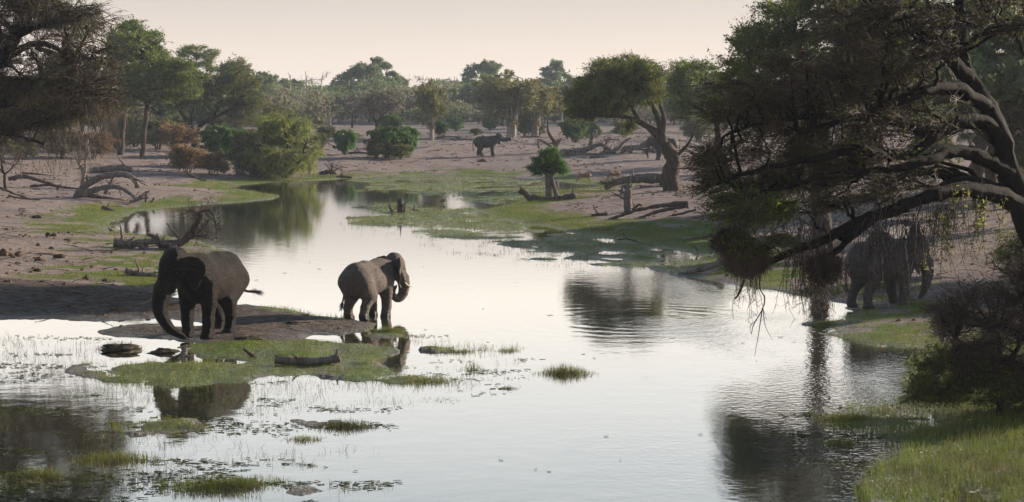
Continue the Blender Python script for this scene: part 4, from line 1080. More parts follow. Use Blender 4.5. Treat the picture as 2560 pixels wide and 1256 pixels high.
hero('acacia_tree', 'big rounded green acacia towering behind the near dark tree', (2060, 560, 88),
     [([(2060, 520, 0), (2050, 350, 0), (2040, 230, 0)], 0.5, 0.4), ([(2040, 230, 0), (1960, 170, 0), (1900, 140, 0)], 0.22, 0.06), ([(2040, 230, 0), (2000, 120, 0), (1980, 40, 0)], 0.22, 0.06), ([(2040, 230, 0), (2100, 150, 0), (2150, 60, 0)], 0.22, 0.06), ([(2045, 290, 0), (1950, 230, -1), (1870, 200, -1)], 0.18, 0.06)],
     [([(1790, 190), (1830, 130), (1840, 90), (1880, 60), (1900, 10), (1960, -40), (2100, -60), (2300, -40), (2350, 100), (2250, 250), (2050, 290), (1900, 290), (1800, 270)], 260, 4.5, 0.8, 0.22)], 403, group=GR,
     nsub=8, ntwig=9, twig_len=0.6, nleaf=110000, leaf=0.075, droop=0.0, rs=1.2, mats=('bark', 'twig_brown', 'leaf_acacia'))
hero('acacia_tree', 'yellow-green tree seen through the trunk of the near dark tree at the right edge', (2480, 450, 120),
     [([(2480, 450, 0), (2475, 330, 0), (2480, 250, 0)], 0.4, 0.3), ([(2480, 250, 0), (2520, 150, 0), (2540, 80, 0)], 0.2, 0.06), ([(2480, 250, 0), (2430, 180, 0), (2400, 120, 0)], 0.2, 0.06)],
     [([(2380, 120), (2440, 60), (2560, 40), (2700, 100), (2700, 350), (2560, 400), (2440, 400), (2380, 300)], 110, 5, 1.2, 0.6)], 404, group=GR,
     nsub=7, ntwig=8, twig_len=0.7, nleaf=60000, leaf=0.08, rs=1.3, mats=('bark', 'twig_brown', 'leaf_olive'))
# trees further off along the right bank, mostly hidden behind the near crown
for i, (px_, py_, hp, k, lab) in enumerate([(1900, 400, 190, K_umb[0], 'green acacia far along the right bank behind the near dark crown, left of two'), (2200, 400, 220, K_umb[2], 'green acacia far along the right bank behind the near dark crown, right of two'),
                                   (2455, 520, 560, K_umb[2], 'tall green acacia close behind the near trunk, reaching the top of the view'), (2330, 430, 110, K_bush[2], 'olive scrub under the arching limbs at right'), (2520, 470, 130, K_bush[2], 'olive scrub behind the near trunk at the right edge'), (2020, 420, 90, K_bush[0], 'green scrub behind the near dark crown')]):
    place(k, px_, py_, hp, lab, 'tree' if i < 3 else 'bush', GR, sx=1.1)
# unseen acacias added beyond the right edge, only to throw shade on both banks
for i, (x_, y_, h_) in enumerate([(34, 80, 10.5), (35.5, 101, 14), (40, 116, 15), (45, 130, 14)]):
    o = copy_tree(K_umb[i % 3]); s_ = h_ / K_umb[i % 3]['H']; o.location = (x_, y_, hz(x_, y_) - 0.1); o.scale = (s_ * 1.1, s_ * 1.1, s_); o.rotation_euler = (0, 0, i * 1.3)
    tag(o, ['nearest and lowest', 'second nearest', 'third nearest', 'farthest'][i] + ' unseen acacia added for its shade outside the right edge of the view', 'tree', 'added shade trees beyond the right edge')
# little two-stemmed tree on the fallen log
hero('leafy_tree', 'small tree with a bright green ball crown on two short stems over a fallen log', (1375, 495), [([(1372, 495, 0), (1371, 465, 0), (1369, 440, 0)], 0.30, 0.2), ([(1392, 493, 0), (1384, 465, 0), (1378, 440, 0)], 0.22, 0.14), ([(1371, 445, 0), (1350, 420, 0), (1345, 405, 0)], 0.1, 0.04), ([(1378, 445, 0), (1390, 420, 0), (1400, 400, 0)], 0.1, 0.04)],
     [([(1326, 420), (1338, 396), (1350, 404), (1352, 430), (1334, 436)], 9, 1.0, 0.34, 0.16), ([(1340, 388), (1350, 380), (1378, 374), (1400, 386), (1402, 412), (1342, 412)], 26, 1.1, 0.34, 0.18), ([(1392, 396), (1412, 410), (1416, 432), (1388, 428)], 8, 0.9, 0.30, 0.15), ([(1350, 412), (1392, 412), (1388, 440), (1352, 440)], 9, 1.0, 0.28, 0.16), ([(1404, 424), (1416, 424), (1416, 438), (1404, 438)], 3, 0.3, 0.22, 0.14)], 405, group=GR,
     nsub=8, ntwig=8, twig_len=0.45, nleaf=24000, leaf=0.075, rs=1.0, mats=('dead_grey', 'twig_brown', 'leaf_green'))
# small shrubs on the near left bank
place(K_bare[1], 14, 478, 120, 'small thorny leafless tree with a short dark trunk at the left edge', 'tree', GL, sx=1.25)
# ------------------------------------------------------------------ the two near thorn trees
R = np.random.default_rng(501)
D0 = 42.0
q = P(2640, 900, D0); q[2] = hz(q[0], q[1])
t = thing('thorn_tree', 'huge near thorn tree with dark twiggy crown and arching limbs at the right', 'tree', q, 'near thorn trees')
def LP(l): return local(q, l)
limbs = [(LP([(2640, 900, 0), (2630, 700, 0), (2580, 560, 0), (2520, 430, 0)]), 0.55, 0.30),
         (LP([(2520, 430, 0), (2505, 350, 0), (2470, 270, 0), (2425, 200, 0), (2400, 120, 0), (2400, 0, 0), (2390, -120, 0)]), 0.25, 0.10),
         (LP([(2500, 345, 0), (2460, 305, -0.3), (2400, 305, -0.8), (2340, 345, -1.2), (2270, 390, -1.5)]), 0.19, 0.07),
         (LP([(2535, 440, 0), (2460, 395, -0.5), (2390, 380, -1), (2320, 400, -1.6), (2240, 420, -2), (2160, 430, -2)]), 0.20, 0.06),
         (LP([(2600, 560, 0), (2520, 500, -0.6), (2440, 475, -1.2), (2360, 480, -1.8), (2270, 510, -2.2), (2180, 550, -2.4), (2110, 600, -2.4)]), 0.24, 0.08),
         (LP([(2580, 540, 0), (2480, 470, -0.3), (2400, 455, -0.8), (2340, 470, -1.2)]), 0.22, 0.08),
         (LP([(2270, 515, -2.2), (2150, 555, -2.3), (2060, 600, -2.4), (1980, 630, -2.2), (1900, 665, -2.2)]), 0.15, 0.06),
         (LP([(2180, 550, -2.4), (2130, 590, -2.2), (2080, 640, -2.2)]), 0.11, 0.06),
         (LP([(2425, 200, 0), (2350, 120, -0.8), (2270, 60, -1.2), (2180, 20, -1.5)]), 0.18, 0.06),
         (LP([(2410, 130, 0), (2340, 100, 1), (2260, 150, 1.2), (2150, 180, 1.5), (2050, 200, 1.5)]), 0.15, 0.05),
         (LP([(2470, 270, 0), (2380, 220, -1), (2280, 240, -1.8), (2150, 290, -2.2), (2000, 330, -2.6)]), 0.18, 0.05),
         (LP([(2270, 390, -1.5), (2150, 380, -2), (2020, 400, -2.4), (1880, 430, -2.6), (1790, 460, -2.6)]), 0.12, 0.035),
         (LP([(2340, 345, -1.2), (2220, 300, -1.5), (2080, 290, -1.6), (1950, 300, -1.6), (1830, 330, -1.6)]), 0.13, 0.035),
         (LP([(2160, 430, -2), (2060, 440, -2.2), (1950, 470, -2.2), (1850, 500, -2.2)]), 0.08, 0.03),
         (LP([(2400, 60, 0), (2480, 60, 0.5), (2540, 90, 0.8), (2560, 140, 1)]), 0.12, 0.04)]
limbs[0][0][0] = (0, 0, -0.4)
up_poly = [(2050, -60), (2110, 40), (2080, 110), (1960, 180), (2100, 215), (2300, 215), (2420, 130), (2460, -60)]
mid_poly = [(1770, 250), (1850, 205), (1960, 180), (2150, 215), (2400, 240), (2440, 310), (2340, 330), (2280, 400), (2180, 440), (2050, 460), (1900, 440), (1790, 400), (1745, 330)]
low_poly = [(1740, 400), (1800, 380), (1950, 420), (2100, 450), (2260, 420), (2330, 400), (2280, 470), (2160, 520), (2060, 540), (1980, 560), (1900, 500), (1790, 490), (1745, 460)]
C = np.concatenate([crown_px(R, q, up_poly, 72, 3.2, 0.75, 0.13), crown_px(R, q, mid_poly, 100, 3.4, 0.75, 0.12), crown_px(R, q, low_poly, 44, 2.6, 0.70, 0.11),
                    crown_px(R, q, [(2440, -60), (2620, -60), (2620, 120), (2500, 40)], 14, 2.5, 0.6, 0.22)])
C[:, 0] += 0.0
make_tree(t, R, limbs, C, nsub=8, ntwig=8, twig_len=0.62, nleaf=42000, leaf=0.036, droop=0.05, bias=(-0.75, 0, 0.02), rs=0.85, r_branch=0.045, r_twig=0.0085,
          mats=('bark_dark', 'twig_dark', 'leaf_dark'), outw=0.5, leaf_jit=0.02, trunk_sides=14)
# lower sprays with more leaf
R = np.random.default_rng(502)
C2 = np.concatenate([crown_px(R, q, [(1740, 480), (1800, 470), (1950, 500), (1900, 540), (1790, 545)], 14, 1.5, 0.55, 0.07), crown_px(R, q, [(1790, 585), (1880, 565), (1960, 590), (1860, 615)], 7, 0.8, 0.30, 0.08)])
C2[:, 1] -= 2.2
a = Acc()
def spray(acc, R, C, n1, n2, L, r, bias, droop, leafn=0, leaf=0.03, root=None):
    ci = np.repeat(np.arange(len(C)), n1)
    p0 = C[ci, :3] + np.array([0.6, 0, 0.15]) * C[ci, 3:4]
    p1 = C[ci, :3] + unit(R.normal(size=(len(ci), 3)) + np.array(bias)) * C[ci, 3:6]
    sb = bez(p0, p1, R.normal(size=(len(ci), 3)) * 0.05, 5)
    V, Q = tubes(sb, np.linspace(r * 1.8, r * 0.8, 5)[None].repeat(len(sb), 0), 3); acc.add(V, Q, 0)
    si = np.repeat(np.arange(len(sb)), n2); k = R.integers(0, 5, len(si)); a0 = sb[si, k]
    a1 = a0 + unit(R.normal(size=(len(si), 3)) * 0.6 + np.array(bias) - np.array([0, 0, droop])) * L * R.uniform(0.4, 1.2, (len(si), 1))
    tw = bez(a0, a1, R.normal(size=(len(si), 3)) * 0.03, 4)
    V, Q = tubes(tw, np.linspace(r, r * 0.4, 4)[None].repeat(len(tw), 0), 3); acc.add(V, Q, 0)
    if leafn:
        i = R.integers(0, len(tw), leafn); k = R.integers(0, 4, leafn)
        V, Q = leaves(R, tw[i, k] + R.normal(size=(leafn, 3)) * 0.02, leaf); acc.add(V, Q, 1)
spray(a, R, C2, 10, 9, 0.4, 0.006, (-0.6, 0, -0.1), 0.15, 16000, 0.03)
a.obj('leafy_spray', [M['twig_dark'], M['leaf_acacia']], t, smooth=False)
# hanging twigs
def hang(R, q, spots, name, parent, mat='twig_dark', leaf=None, leafn=0):
    acc = Acc()
    for px_, py_, dy, n_, L, wpx in spots:
        x = R.normal(size=n_) * wpx
        p0 = P(px_ + x, py_ + R.uniform(-14, 14, n_), q[1] + dy + R.uniform(-0.5, 0.5, n_)) - q
        l = L * R.uniform(0.3, 1.1, (n_, 1))
        p1 = p0 + np.hstack([R.normal(size=(n_, 2)) * 0.16 * l, -l])
        mn = bez(p0, p1, R.normal(size=(n_, 3)) * np.array([0.14, 0.14, 0.05]) * l, 9)
        mn[:, 1:] += np.cumsum(R.normal(size=(n_, 8, 3)) * 0.014, axis=1)
        V, Q = tubes(mn, np.linspace(0.010, 0.004, 9)[None].repeat(n_, 0), 3); acc.add(V, Q, 0)
        si = np.repeat(np.arange(n_), 7); k = R.integers(1, 9, len(si)); a0 = mn[si, k]
        a1 = a0 + unit(R.normal(size=(len(si), 3)) * np.array([1, 1, 0.5]) - np.array([0, 0, 0.9])) * R.uniform(0.08, 0.34, (len(si), 1))
        V, Q = tubes(bez(a0, a1, R.normal(size=(len(si), 3)) * 0.03, 4), np.linspace(0.005, 0.0025, 4)[None].repeat(len(si), 0), 3); acc.add(V, Q, 0)
        if leafn:
            i = R.integers(0, n_, leafn); k = R.integers(0, 9, leafn)
            V, Q = leaves(R, mn[i, k] + R.normal(size=(leafn, 3)) * 0.05, 0.04); acc.add(V, Q, 1)
    return acc.obj(name, [M[mat]] + ([M[leaf]] if leaf else []), parent, smooth=False)
hang(R, q, [(2030, 560, -2.3, 46, 1.9, 34), (2000, 620, -2.3, 26, 1.5, 28), (2070, 640, -2.2, 44, 1.3, 28), (2040, 700, -2.3, 26, 0.75, 20), (1880, 690, -2.2, 14, 0.9, 22), (2150, 560, -2.3, 14, 1.4, 40),
            (2250, 520, -2.2, 30, 1.9, 55), (2190, 540, -2.2, 18, 1.8, 30), (2290, 560, -2.0, 16, 1.6, 30), (2330, 490, -1.8, 16, 1.7, 40), (2400, 470, -1.5, 14, 1.5, 40), (2200, 600, -2.3, 8, 1.6, 30), (2300, 430, -1.6, 14, 1.3, 50)], 'hanging_twigs', t)
hang(R, q, [(2400, 480, -1.4, 10, 1.6, 28), (2450, 500, -1.2, 8, 1.4, 30), (2340, 540, -1.8, 6, 1.2, 20)], 'leafy_streamers', t, 'twig_dark', 'leaf_yellow', 420)
# the lone forked twig hanging over the water
acc = Acc()
for l, r0, r1 in [([(1902, 660, -2.2), (1900, 720, -2.2), (1912, 745, -2.2), (1905, 775, -2.2), (1885, 810, -2.2), (1878, 835, -2.2)], 0.020, 0.008), ([(1905, 775, -2.2), (1897, 830, -2.2), (1892, 860, -2.2), (1887, 890, -2.2)], 0.013, 0.005),
                  ([(1907, 770, -2.2), (1912, 810, -2.2), (1922, 835, -2.2), (1932, 850, -2.2)], 0.011, 0.004), ([(1893, 800, -2.2), (1876, 815, -2.2), (1878, 838, -2.2)], 0.008, 0.004), ([(1860, 700, -2.2), (1850, 730, -2.2), (1838, 748, -2.2)], 0.03, 0.02), ([(1836, 700, -2.2), (1842, 735, -2.2)], 0.008, 0.004)]:
    p, r = rough_limb(R, LP(l), r0, r1, jit=0.03); add_limb(acc, p, r, 6)
acc.obj('forked_twig', [M['twig_dark']], t)

# shaggy twig nests hung in the lower boughs
def nest(label, px_, py_, D, rx, rz, n_, seed):
    R = np.random.default_rng(seed); c = P(px_, py_, D)
    t = thing('twig_nest', label, 'nest', c, 'twig nests in the near thorn tree')
    acc = Acc()
    th, ph = np.meshgrid(np.linspace(0, 2 * math.pi, 25)[:-1], np.linspace(0.05, math.pi - 0.05, 14))
    rr = 0.80 * (1 + 0.14 * np.sin(th * 3 + ph * 4) + 0.08 * np.sin(th * 7 - ph * 5))
    V = np.stack([rx * rr * np.sin(ph) * np.cos(th), rx * rr * np.sin(ph) * np.sin(th), rz * rr * np.cos(ph)], -1).reshape(-1, 3)
    ix = np.arange(14 * 24).reshape(14, 24)
    Q = np.stack([ix[:-1], np.roll(ix[:-1], -1, 1), np.roll(ix[1:], -1, 1), ix[1:]], -1).reshape(-1, 4)
    acc.add(V, Q, 0); acc.obj('core', [M['twig_dark']], t)
    acc = Acc()
    d = unit(R.normal(size=(n_, 3))); p0 = d * np.array([rx, rx, rz]) * R.uniform(0.65, 1.02, (n_, 1))
    tg = unit(np.cross(d, R.normal(size=(n_, 3))) + d * R.uniform(-0.1, 0.5, (n_, 1)) - np.array([0, 0, 0.25])); L = R.uniform(0.12, 0.42, (n_, 1))
    V, Q = tubes(bez(p0, p0 + tg * L, d * 0.05, 4), np.linspace(0.006, 0.003, 4)[None].repeat(n_, 0), 3); acc.add(V, Q)
    acc.obj('twigs', [M['twig_brown'] if seed % 2 else M['twig_dark']], t, smooth=False)
nest('dark shaggy twig nest at the tip of the lowest bough, left of two', 1868, 650, D0 - 2.2, 0.42, 0.24, 3600, 611)
nest('dark shaggy twig nest among the hanging twigs, right of two', 2062, 668, D0 - 2.2, 0.28, 0.22, 2600, 612)
nest('smaller ragged twig clump just above the left nest', 1828, 602, D0 - 2.1, 0.34, 0.22, 2200, 614)

# near thorn tree at the left edge
R = np.random.default_rng(520)
DL = 84.0
q = P(-150, 520, DL); q[2] = hz(q[0], q[1])
t = thing('thorn_tree', 'dark leafless-looking thorn tree leaning in from the left edge over the bank', 'tree', q, 'near thorn trees')
limbs = [(LP([(-150, 520, 0), (-140, 380, 0), (-90, 260, 0)]), 0.75, 0.55), (LP([(-90, 260, 0), (-20, 170, 0), (40, 90, 0), (75, 30, 0), (90, -40, 0)]), 0.5, 0.16), (LP([(40, 90, 0), (120, 60, -0.5), (200, 50, -1)]), 0.16, 0.05),
         (LP([(-10, 165, 0), (80, 110, 0), (160, 130, -0.5), (230, 150, -1)]), 0.2, 0.06), (LP([(-60, 230, 0), (30, 200, -1), (110, 210, -1.5), (190, 230, -2)]), 0.22, 0.06), (LP([(-90, 260, 0), (0, 260, -1), (90, 290, -1.5), (160, 300, -2)]), 0.22, 0.06),
         (LP([(-120, 300, 0), (-40, 320, 0), (40, 340, -1), (110, 360, -1)]), 0.15, 0.05), (LP([(90, 120, 0), (170, 150, 1), (250, 220, 1), (290, 260, 1)]), 0.12, 0.04)]
limbs[0][0][0] = (0, 0, -0.4)
C = np.concatenate([crown_px(R, q, [(-60, -60), (100, -60), (180, 10), (250, 45), (270, 95), (240, 140), (150, 110), (60, 100), (-60, 120)], 52, 3.5, 1.0, 0.42), crown_px(R, q, [(-60, 120), (60, 110), (180, 120), (270, 120), (285, 180), (300, 260), (285, 300), (240, 290), (200, 320), (120, 330), (-60, 340)], 95, 3.5, 0.95, 0.5)])
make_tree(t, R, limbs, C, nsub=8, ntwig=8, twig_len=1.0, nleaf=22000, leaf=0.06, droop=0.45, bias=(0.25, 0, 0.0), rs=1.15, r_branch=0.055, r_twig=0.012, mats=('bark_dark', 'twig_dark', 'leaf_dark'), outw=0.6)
hang(R, q, [(120, 330, -1, 40, 2.4, 40), (180, 320, -1, 40, 2.4, 36), (240, 300, -1, 34, 2.2, 26), (60, 320, -1, 24, 2.2, 30), (280, 270, 0, 20, 2.0, 14)], 'hanging_twigs', t)
# twiggy dark bush in the right corner
R = np.random.default_rng(530)
q = P(2500, 985, 42.5); q[2] = hz(q[0], q[1])
t = thing('thorn_bush', 'tangled leafless thorn bush on the near right bank with green leaves at its foot', 'bush', q, 'near thorn trees')
limbs = [(LP([(2500, 985, 0), (2500, 900, 0), (2490, 820, 0)]), 0.09, 0.05), (LP([(2500, 985, 0), (2540, 880, 0.3), (2560, 760, 0.3)]), 0.08, 0.03), (LP([(2500, 985, 0), (2440, 900, -0.3), (2390, 840, -0.3)]), 0.07, 0.03), (LP([(2500, 985, 0), (2580, 900, 0), (2620, 820, 0)]), 0.07, 0.03)]
limbs[0][0][0] = (0, 0, -0.3)
C = crown_px(R, q, [(2330, 780), (2400, 720), (2480, 680), (2560, 640), (2680, 640), (2680, 960), (2560, 960), (2440, 950), (2350, 930), (2310, 860)], 150, 1.5, 0.42, 0.30)
make_tree(t, R, limbs, C, nsub=9, ntwig=11, twig_len=0.42, nleaf=0, droop=0.0, rs=0.8, r_branch=0.04, r_twig=0.006, mats=('bark_dark', 'twig_dark', None), outw=0.3)
R = np.random.default_rng(531)
Cg = crown_px(R, q, [(2280, 940), (2330, 880), (2450, 900), (2560, 940), (2680, 960), (2680, 1010), (2400, 1012), (2270, 1000)], 120, 1.3, 0.30, 0.14)
acc = Acc(); spray(acc, R, Cg, 7, 7, 0.32, 0.004, (0, 0, 0.3), 0.0, 22000, 0.04); acc.obj('leaves', [M['twig_dark'], M['leaf_acacia']], t, smooth=False)
# green sprigs at the right edge
for (px_, py_, D, H_, Rr, sd, lab) in [(2545, 700, 46, 1.6, 0.7, 541, 'green leafy shrub at the right edge above the thorn bush')]:
    R = np.random.default_rng(sd); q = P(px_, py_, D); q[2] = hz(q[0], q[1])
    t = thing('shrub', lab, 'bush', q)
    C = crown_px(R, q, [(2500, 600), (2560, 560), (2640, 600), (2640, 740), (2520, 700)], 22, 0.8, 0.35, 0.25)
    make_tree(t, R, [(LP([(px_, py_, 0), (2550, 650, 0), (2560, 600, 0)]), 0.06, 0.03)], C, nsub=6, ntwig=6, twig_len=0.35, nleaf=9000, leaf=0.04, rs=0.8, mats=('bark_dark', 'twig_dark', 'leaf_olive'))

# ------------------------------------------------------------------ fallen timber
GD = 'fallen timber along the banks'
def timber(name, label, foot, limbs, mat='dead_grey', seed=0, cat='log', twigs=0, tl=0.5, jit=0.05, group=GD, tw_mat=None, onground=True, sides=10):
    """limbs: [(px,py,dy,lift)...], r0, r1 ; points drop onto the ground at their pixel, `lift` metres above it when given, else at the sketched height"""
    R = np.random.default_rng(seed)
    q = G(*foot); t = thing(name, label, cat, q, group)
    acc = Acc(); al = []
    for pts, r0, r1 in limbs:
        L = np.array([P(a[0], a[1], q[1] + (a[2] if len(a) > 2 else 0)) - q for a in pts])
        p, r = rough_limb(R, L, r0, r1, K=6 * len(pts), jit=jit, rj=0.10); add_limb(acc, p, r, sides); al.append(p)
        # broken side stubs
        for _ in range(max(1, len(pts) - 1)):
            k = R.integers(2, len(p) - 2); d = unit(R.normal(size=3) + np.array([0, 0, 0.5])) * r0 * R.uniform(2, 5)
            s_, rs_ = rough_limb(R, np.array([p[k], p[k] + d * 0.6, p[k] + d]), r[k] * 0.45, r[k] * 0.15, K=6); add_limb(acc, s_, rs_, 6)
    acc.obj('trunk', [M[mat]], t)
    if twigs:
        al = np.concatenate(al[1:] if len(al) > 1 else al); i = R.integers(0, len(al), twigs)
        a0 = al[i]; d = unit(R.normal(size=(twigs, 3)) + np.array([0, 0, 0.3])); L = tl * R.uniform(0.4, 1.2, (twigs, 1))
        b1 = bez(a0, a0 + d * L, R.normal(size=(twigs, 3)) * L * 0.25, 6)
        acc = Acc(); V, Q = tubes(b1, np.linspace(0.018, 0.008, 6)[None].repeat(twigs, 0), 4); acc.add(V, Q)
        j = np.repeat(np.arange(twigs), 5); k = R.integers(2, 6, len(j)); c0 = b1[j, k]; d = unit(R.normal(size=(len(j), 3)) + unit(b1[j, 5] - b1[j, 0]) * 0.6)
        V, Q = tubes(bez(c0, c0 + d * tl * 0.5 * R.uniform(0.4, 1.1, (len(j), 1)), R.normal(size=(len(j), 3)) * tl * 0.1, 4), np.linspace(0.009, 0.004, 4)[None].repeat(len(j), 0), 3); acc.add(V, Q)
        acc.obj('twigs', [M[tw_mat or mat]], t, smooth=False)
    return t
timber('fallen_tree', 'big grey fallen tree with forked limbs lying across the left bank', (200, 494),
       [([(192, 495, 0), (208, 470, 0), (240, 448, 0), (270, 440, 0), (305, 436, 0), (335, 448, 0), (345, 470, 0)], 0.32, 0.20), ([(205, 488, 0), (235, 476, 0), (268, 468, 0), (300, 470, 0), (325, 484, 0), (342, 500, 0)], 0.25, 0.12),
        ([(215, 488, 0.5), (260, 494, 0.5), (305, 502, 0.5), (340, 512, 0.5)], 0.18, 0.08), ([(342, 500, 0), (360, 486, 0), (374, 478, 0)], 0.15, 0.07), ([(325, 505, 0), (350, 498, 0), (372, 494, 0)], 0.14, 0.06),
        ([(366, 478, 0), (364, 508, 0)], 0.12, 0.09), ([(376, 510, 0), (386, 494, 0)], 0.11, 0.07), ([(262, 486, 0), (272, 468, 0), (284, 440, 0)], 0.15, 0.10)], 'dead_grey', 701, 'fallen tree')
timber('dead_tree', 'pale forked dead sapling rising from the end of the big grey fallen tree', (205, 494), [([(205, 494, 0), (208, 455, 0), (206, 425, 0), (192, 400, 0), (186, 380, 0)], 0.24, 0.06), ([(208, 450, 0), (213, 420, 0), (214, 390, 0), (220, 350, 0)], 0.16, 0.05), ([(206, 425, 0), (198, 405, 0), (200, 370, 0)], 0.08, 0.04), ([(214, 400, 0), (222, 385, 0), (218, 360, 0)], 0.07, 0.03)],
       'white_bark', 702, 'dead tree', twigs=40, tl=1.0)
timber('stump', 'charred black stump leaning in the fork of the pale dead sapling', (215, 476), [([(214, 478, -0.2), (215, 455, -0.2), (214, 438, -0.2)], 0.2, 0.16)], 'bark_dark', 703, 'stump')
timber('log', 'long dark fallen bough in front of the thorny tree at the left edge', (90, 470), [([(22, 448, 0), (60, 442, 0), (100, 452, 0), (140, 466, 0), (155, 482, 0)], 0.2, 0.10), ([(75, 466, 0), (120, 463, 0), (160, 468, 0), (200, 474, 0)], 0.12, 0.08)], 'dead_dark', 704)
timber('log', 'thin straight log lying above the long dark bough on the left bank', (120, 440), [([(55, 434, 0), (110, 438, 0), (150, 446, 0), (200, 446, 0)], 0.16, 0.07)], 'dead_dark', 705)
timber('log', 'thick grey log resting behind the big grey fallen tree', (270, 432), [([(225, 428, 0), (260, 424, 0), (300, 420, 0), (330, 424, 0)], 0.34, 0.30)], 'dead_grey', 706)
timber('log', 'ridge of dark branches running down the left bank toward the water', (60, 500), [([(0, 470, 0), (40, 486, 0), (80, 500, 0), (120, 516, 0)], 0.09, 0.05), ([(20, 490, 0), (60, 497, 0), (100, 500, 0)], 0.07, 0.04)], 'dead_dark', 707)
timber('log', 'short dark log on the grass at the inlet edge', (275, 528), [([(255, 518, 0), (275, 525, 0), (300, 534, 0)], 0.15, 0.09)], 'dead_dark', 708)
timber('log', 'dark bough on the slope below the russet-brown bush', (540, 455), [([(465, 432, 0), (500, 448, 0), (540, 460, 0), (580, 470, 0)], 0.14, 0.07)], 'dead_dark', 709)
timber('log', 'log at the foot of the willowy riverside bush on the left', (640, 442), [([(590, 430, 0), (630, 441, 0), (665, 450, 0)], 0.18, 0.10)], 'dead_grey', 710)
timber('fallen_tree', 'twiggy dead tree tipped over behind the wet elephant at the inlet', (430, 622),
       [([(398, 612, 0), (425, 612, 0), (452, 606, 0), (474, 588, 0), (492, 560, 0), (504, 530, 0)], 0.26, 0.14), ([(485, 590, 0), (510, 570, 0), (528, 545, 0)], 0.06, 0.03), ([(504, 530, 0), (525, 525, 0), (538, 555, 0), (540, 590, 0)], 0.05, 0.02), ([(475, 590, 0), (505, 590, 0), (530, 600, 0)], 0.06, 0.03), ([(500, 540, 0), (480, 525, 0), (460, 535, 0)], 0.05, 0.02)],
       'dead_dark', 711, 'fallen tree', twigs=90, tl=0.85, tw_mat='twig_dark')
timber('log', 'thick forked grey log on the inlet shore left of the wet elephant', (345, 622), [([(285, 606, 0), (315, 610, 0), (350, 613, 0), (375, 630, 0), (412, 642, 0)], 0.22, 0.12), ([(340, 608, 0), (380, 604, 0), (410, 608, 0), (440, 618, 0)], 0.17, 0.12), ([(368, 585, 0), (385, 592, 0), (400, 602, 0), (412, 612, 0)], 0.09, 0.12),
       ([(305, 618, 0), (340, 626, 0), (370, 638, 0)], 0.11, 0.07), ([(392, 584, 0), (398, 600, 0), (404, 612, 0)], 0.05, 0.07)], 'dead_grey', 712)
timber('log', 'knobbly log lying on the green slope just left of the wet elephant', (350, 690), [([(314, 676, 0), (330, 682, 0), (355, 686, 0), (380, 688, 0), (408, 696, 0)], 0.15, 0.08), ([(381, 690, 0), (388, 678, 0)], 0.06, 0.03)], 'dead_grey', 713)
timber('log', 'straight grey log half sunk in the grass in front of the wading elephant', (770, 912), [([(688, 899, 0), (740, 903, 0), (800, 903, 0), (850, 896, 0)], 0.14, 0.11)], 'dead_grey', 714, jit=0.015)
timber('stump', 'pointed splintered stub leaning up from the grass in front of the mud spit', (640, 895), [([(640, 897, 0), (625, 885, 0), (609, 872, 0)], 0.085, 0.03)], 'dead_dark', 715, 'stump')
timber('stump', 'small grey stump on the mud below the wet elephant trunk', (460, 892), [([(455, 893, 0), (460, 882, 0), (464, 870, 0)], 0.13, 0.06)], 'dead_grey', 716, 'stump')
timber('stump', 'jagged upright stump standing in the marsh left of the centre', (1005, 532), [([(1000, 533, 0), (998, 515, 0), (997, 497, 0)], 0.22, 0.10), ([(1003, 533, 0), (1004, 515, 0), (1000, 480, 0)], 0.10, 0.03), ([(1010, 533, 0), (1012, 520, 0), (1012, 512, 0)], 0.12, 0.04)], 'dead_dark', 717, 'stump')
timber('stump', 'short broken stump just left of the jagged upright stump in the marsh', (978, 530), [([(982, 531, 0), (976, 520, 0), (974, 510, 0)], 0.15, 0.05)], 'dead_dark', 718, 'stump')
timber('stump', 'low thorn-like stump right of the jagged upright stump in the marsh', (1037, 528), [([(1050, 530, 0), (1036, 526, 0), (1035, 511, 0)], 0.12, 0.03)], 'dead_dark', 719, 'stump')
timber('log', 'gnarled fallen log with a raised broken end under the small leafy tree', (1350, 502), [([(1299, 474, 0), (1312, 482, 0), (1330, 498, 0), (1360, 502, 0), (1400, 500, 0), (1438, 492, 0)], 0.24, 0.36), ([(1332, 488, 0), (1350, 496, 0), (1372, 498, 0)], 0.14, 0.16), ([(1314, 518, 0), (1322, 506, 0), (1335, 500, 0)], 0.12, 0.2), ([(1340, 512, 0), (1330, 505, 0), (1325, 498, 0)], 0.12, 0.2)], 'dead_dark', 720)
timber('dead_tree', 'grey split snag standing on the sand right of the centre', (1571, 530), [([(1571, 532, 0), (1570, 505, 0), (1571, 480, 0), (1565, 462, 0)], 0.32, 0.16), ([(1571, 490, 0), (1556, 480, 0), (1545, 478, 0)], 0.12, 0.05), ([(1565, 470, 0), (1558, 465, 0), (1550, 488, 0)], 0.10, 0.05), ([(1570, 475, 0), (1580, 462, 0)], 0.12, 0.05)], 'dead_grey', 721, 'dead tree')
timber('log', 'long mossy fallen trunk stretching left from the foot of the leaning acacia', (1600, 470), [([(1512, 470, 0), (1545, 455, 0), (1590, 447, 0), (1640, 446, 0), (1675, 450, 0)], 0.22, 0.5), ([(1500, 455, 0), (1530, 462, 0), (1550, 458, 0)], 0.10, 0.12), ([(1600, 470, 0), (1640, 474, 0), (1680, 478, 0)], 0.25, 0.35)], 'dead_grey', 722, twigs=80, tl=1.3)
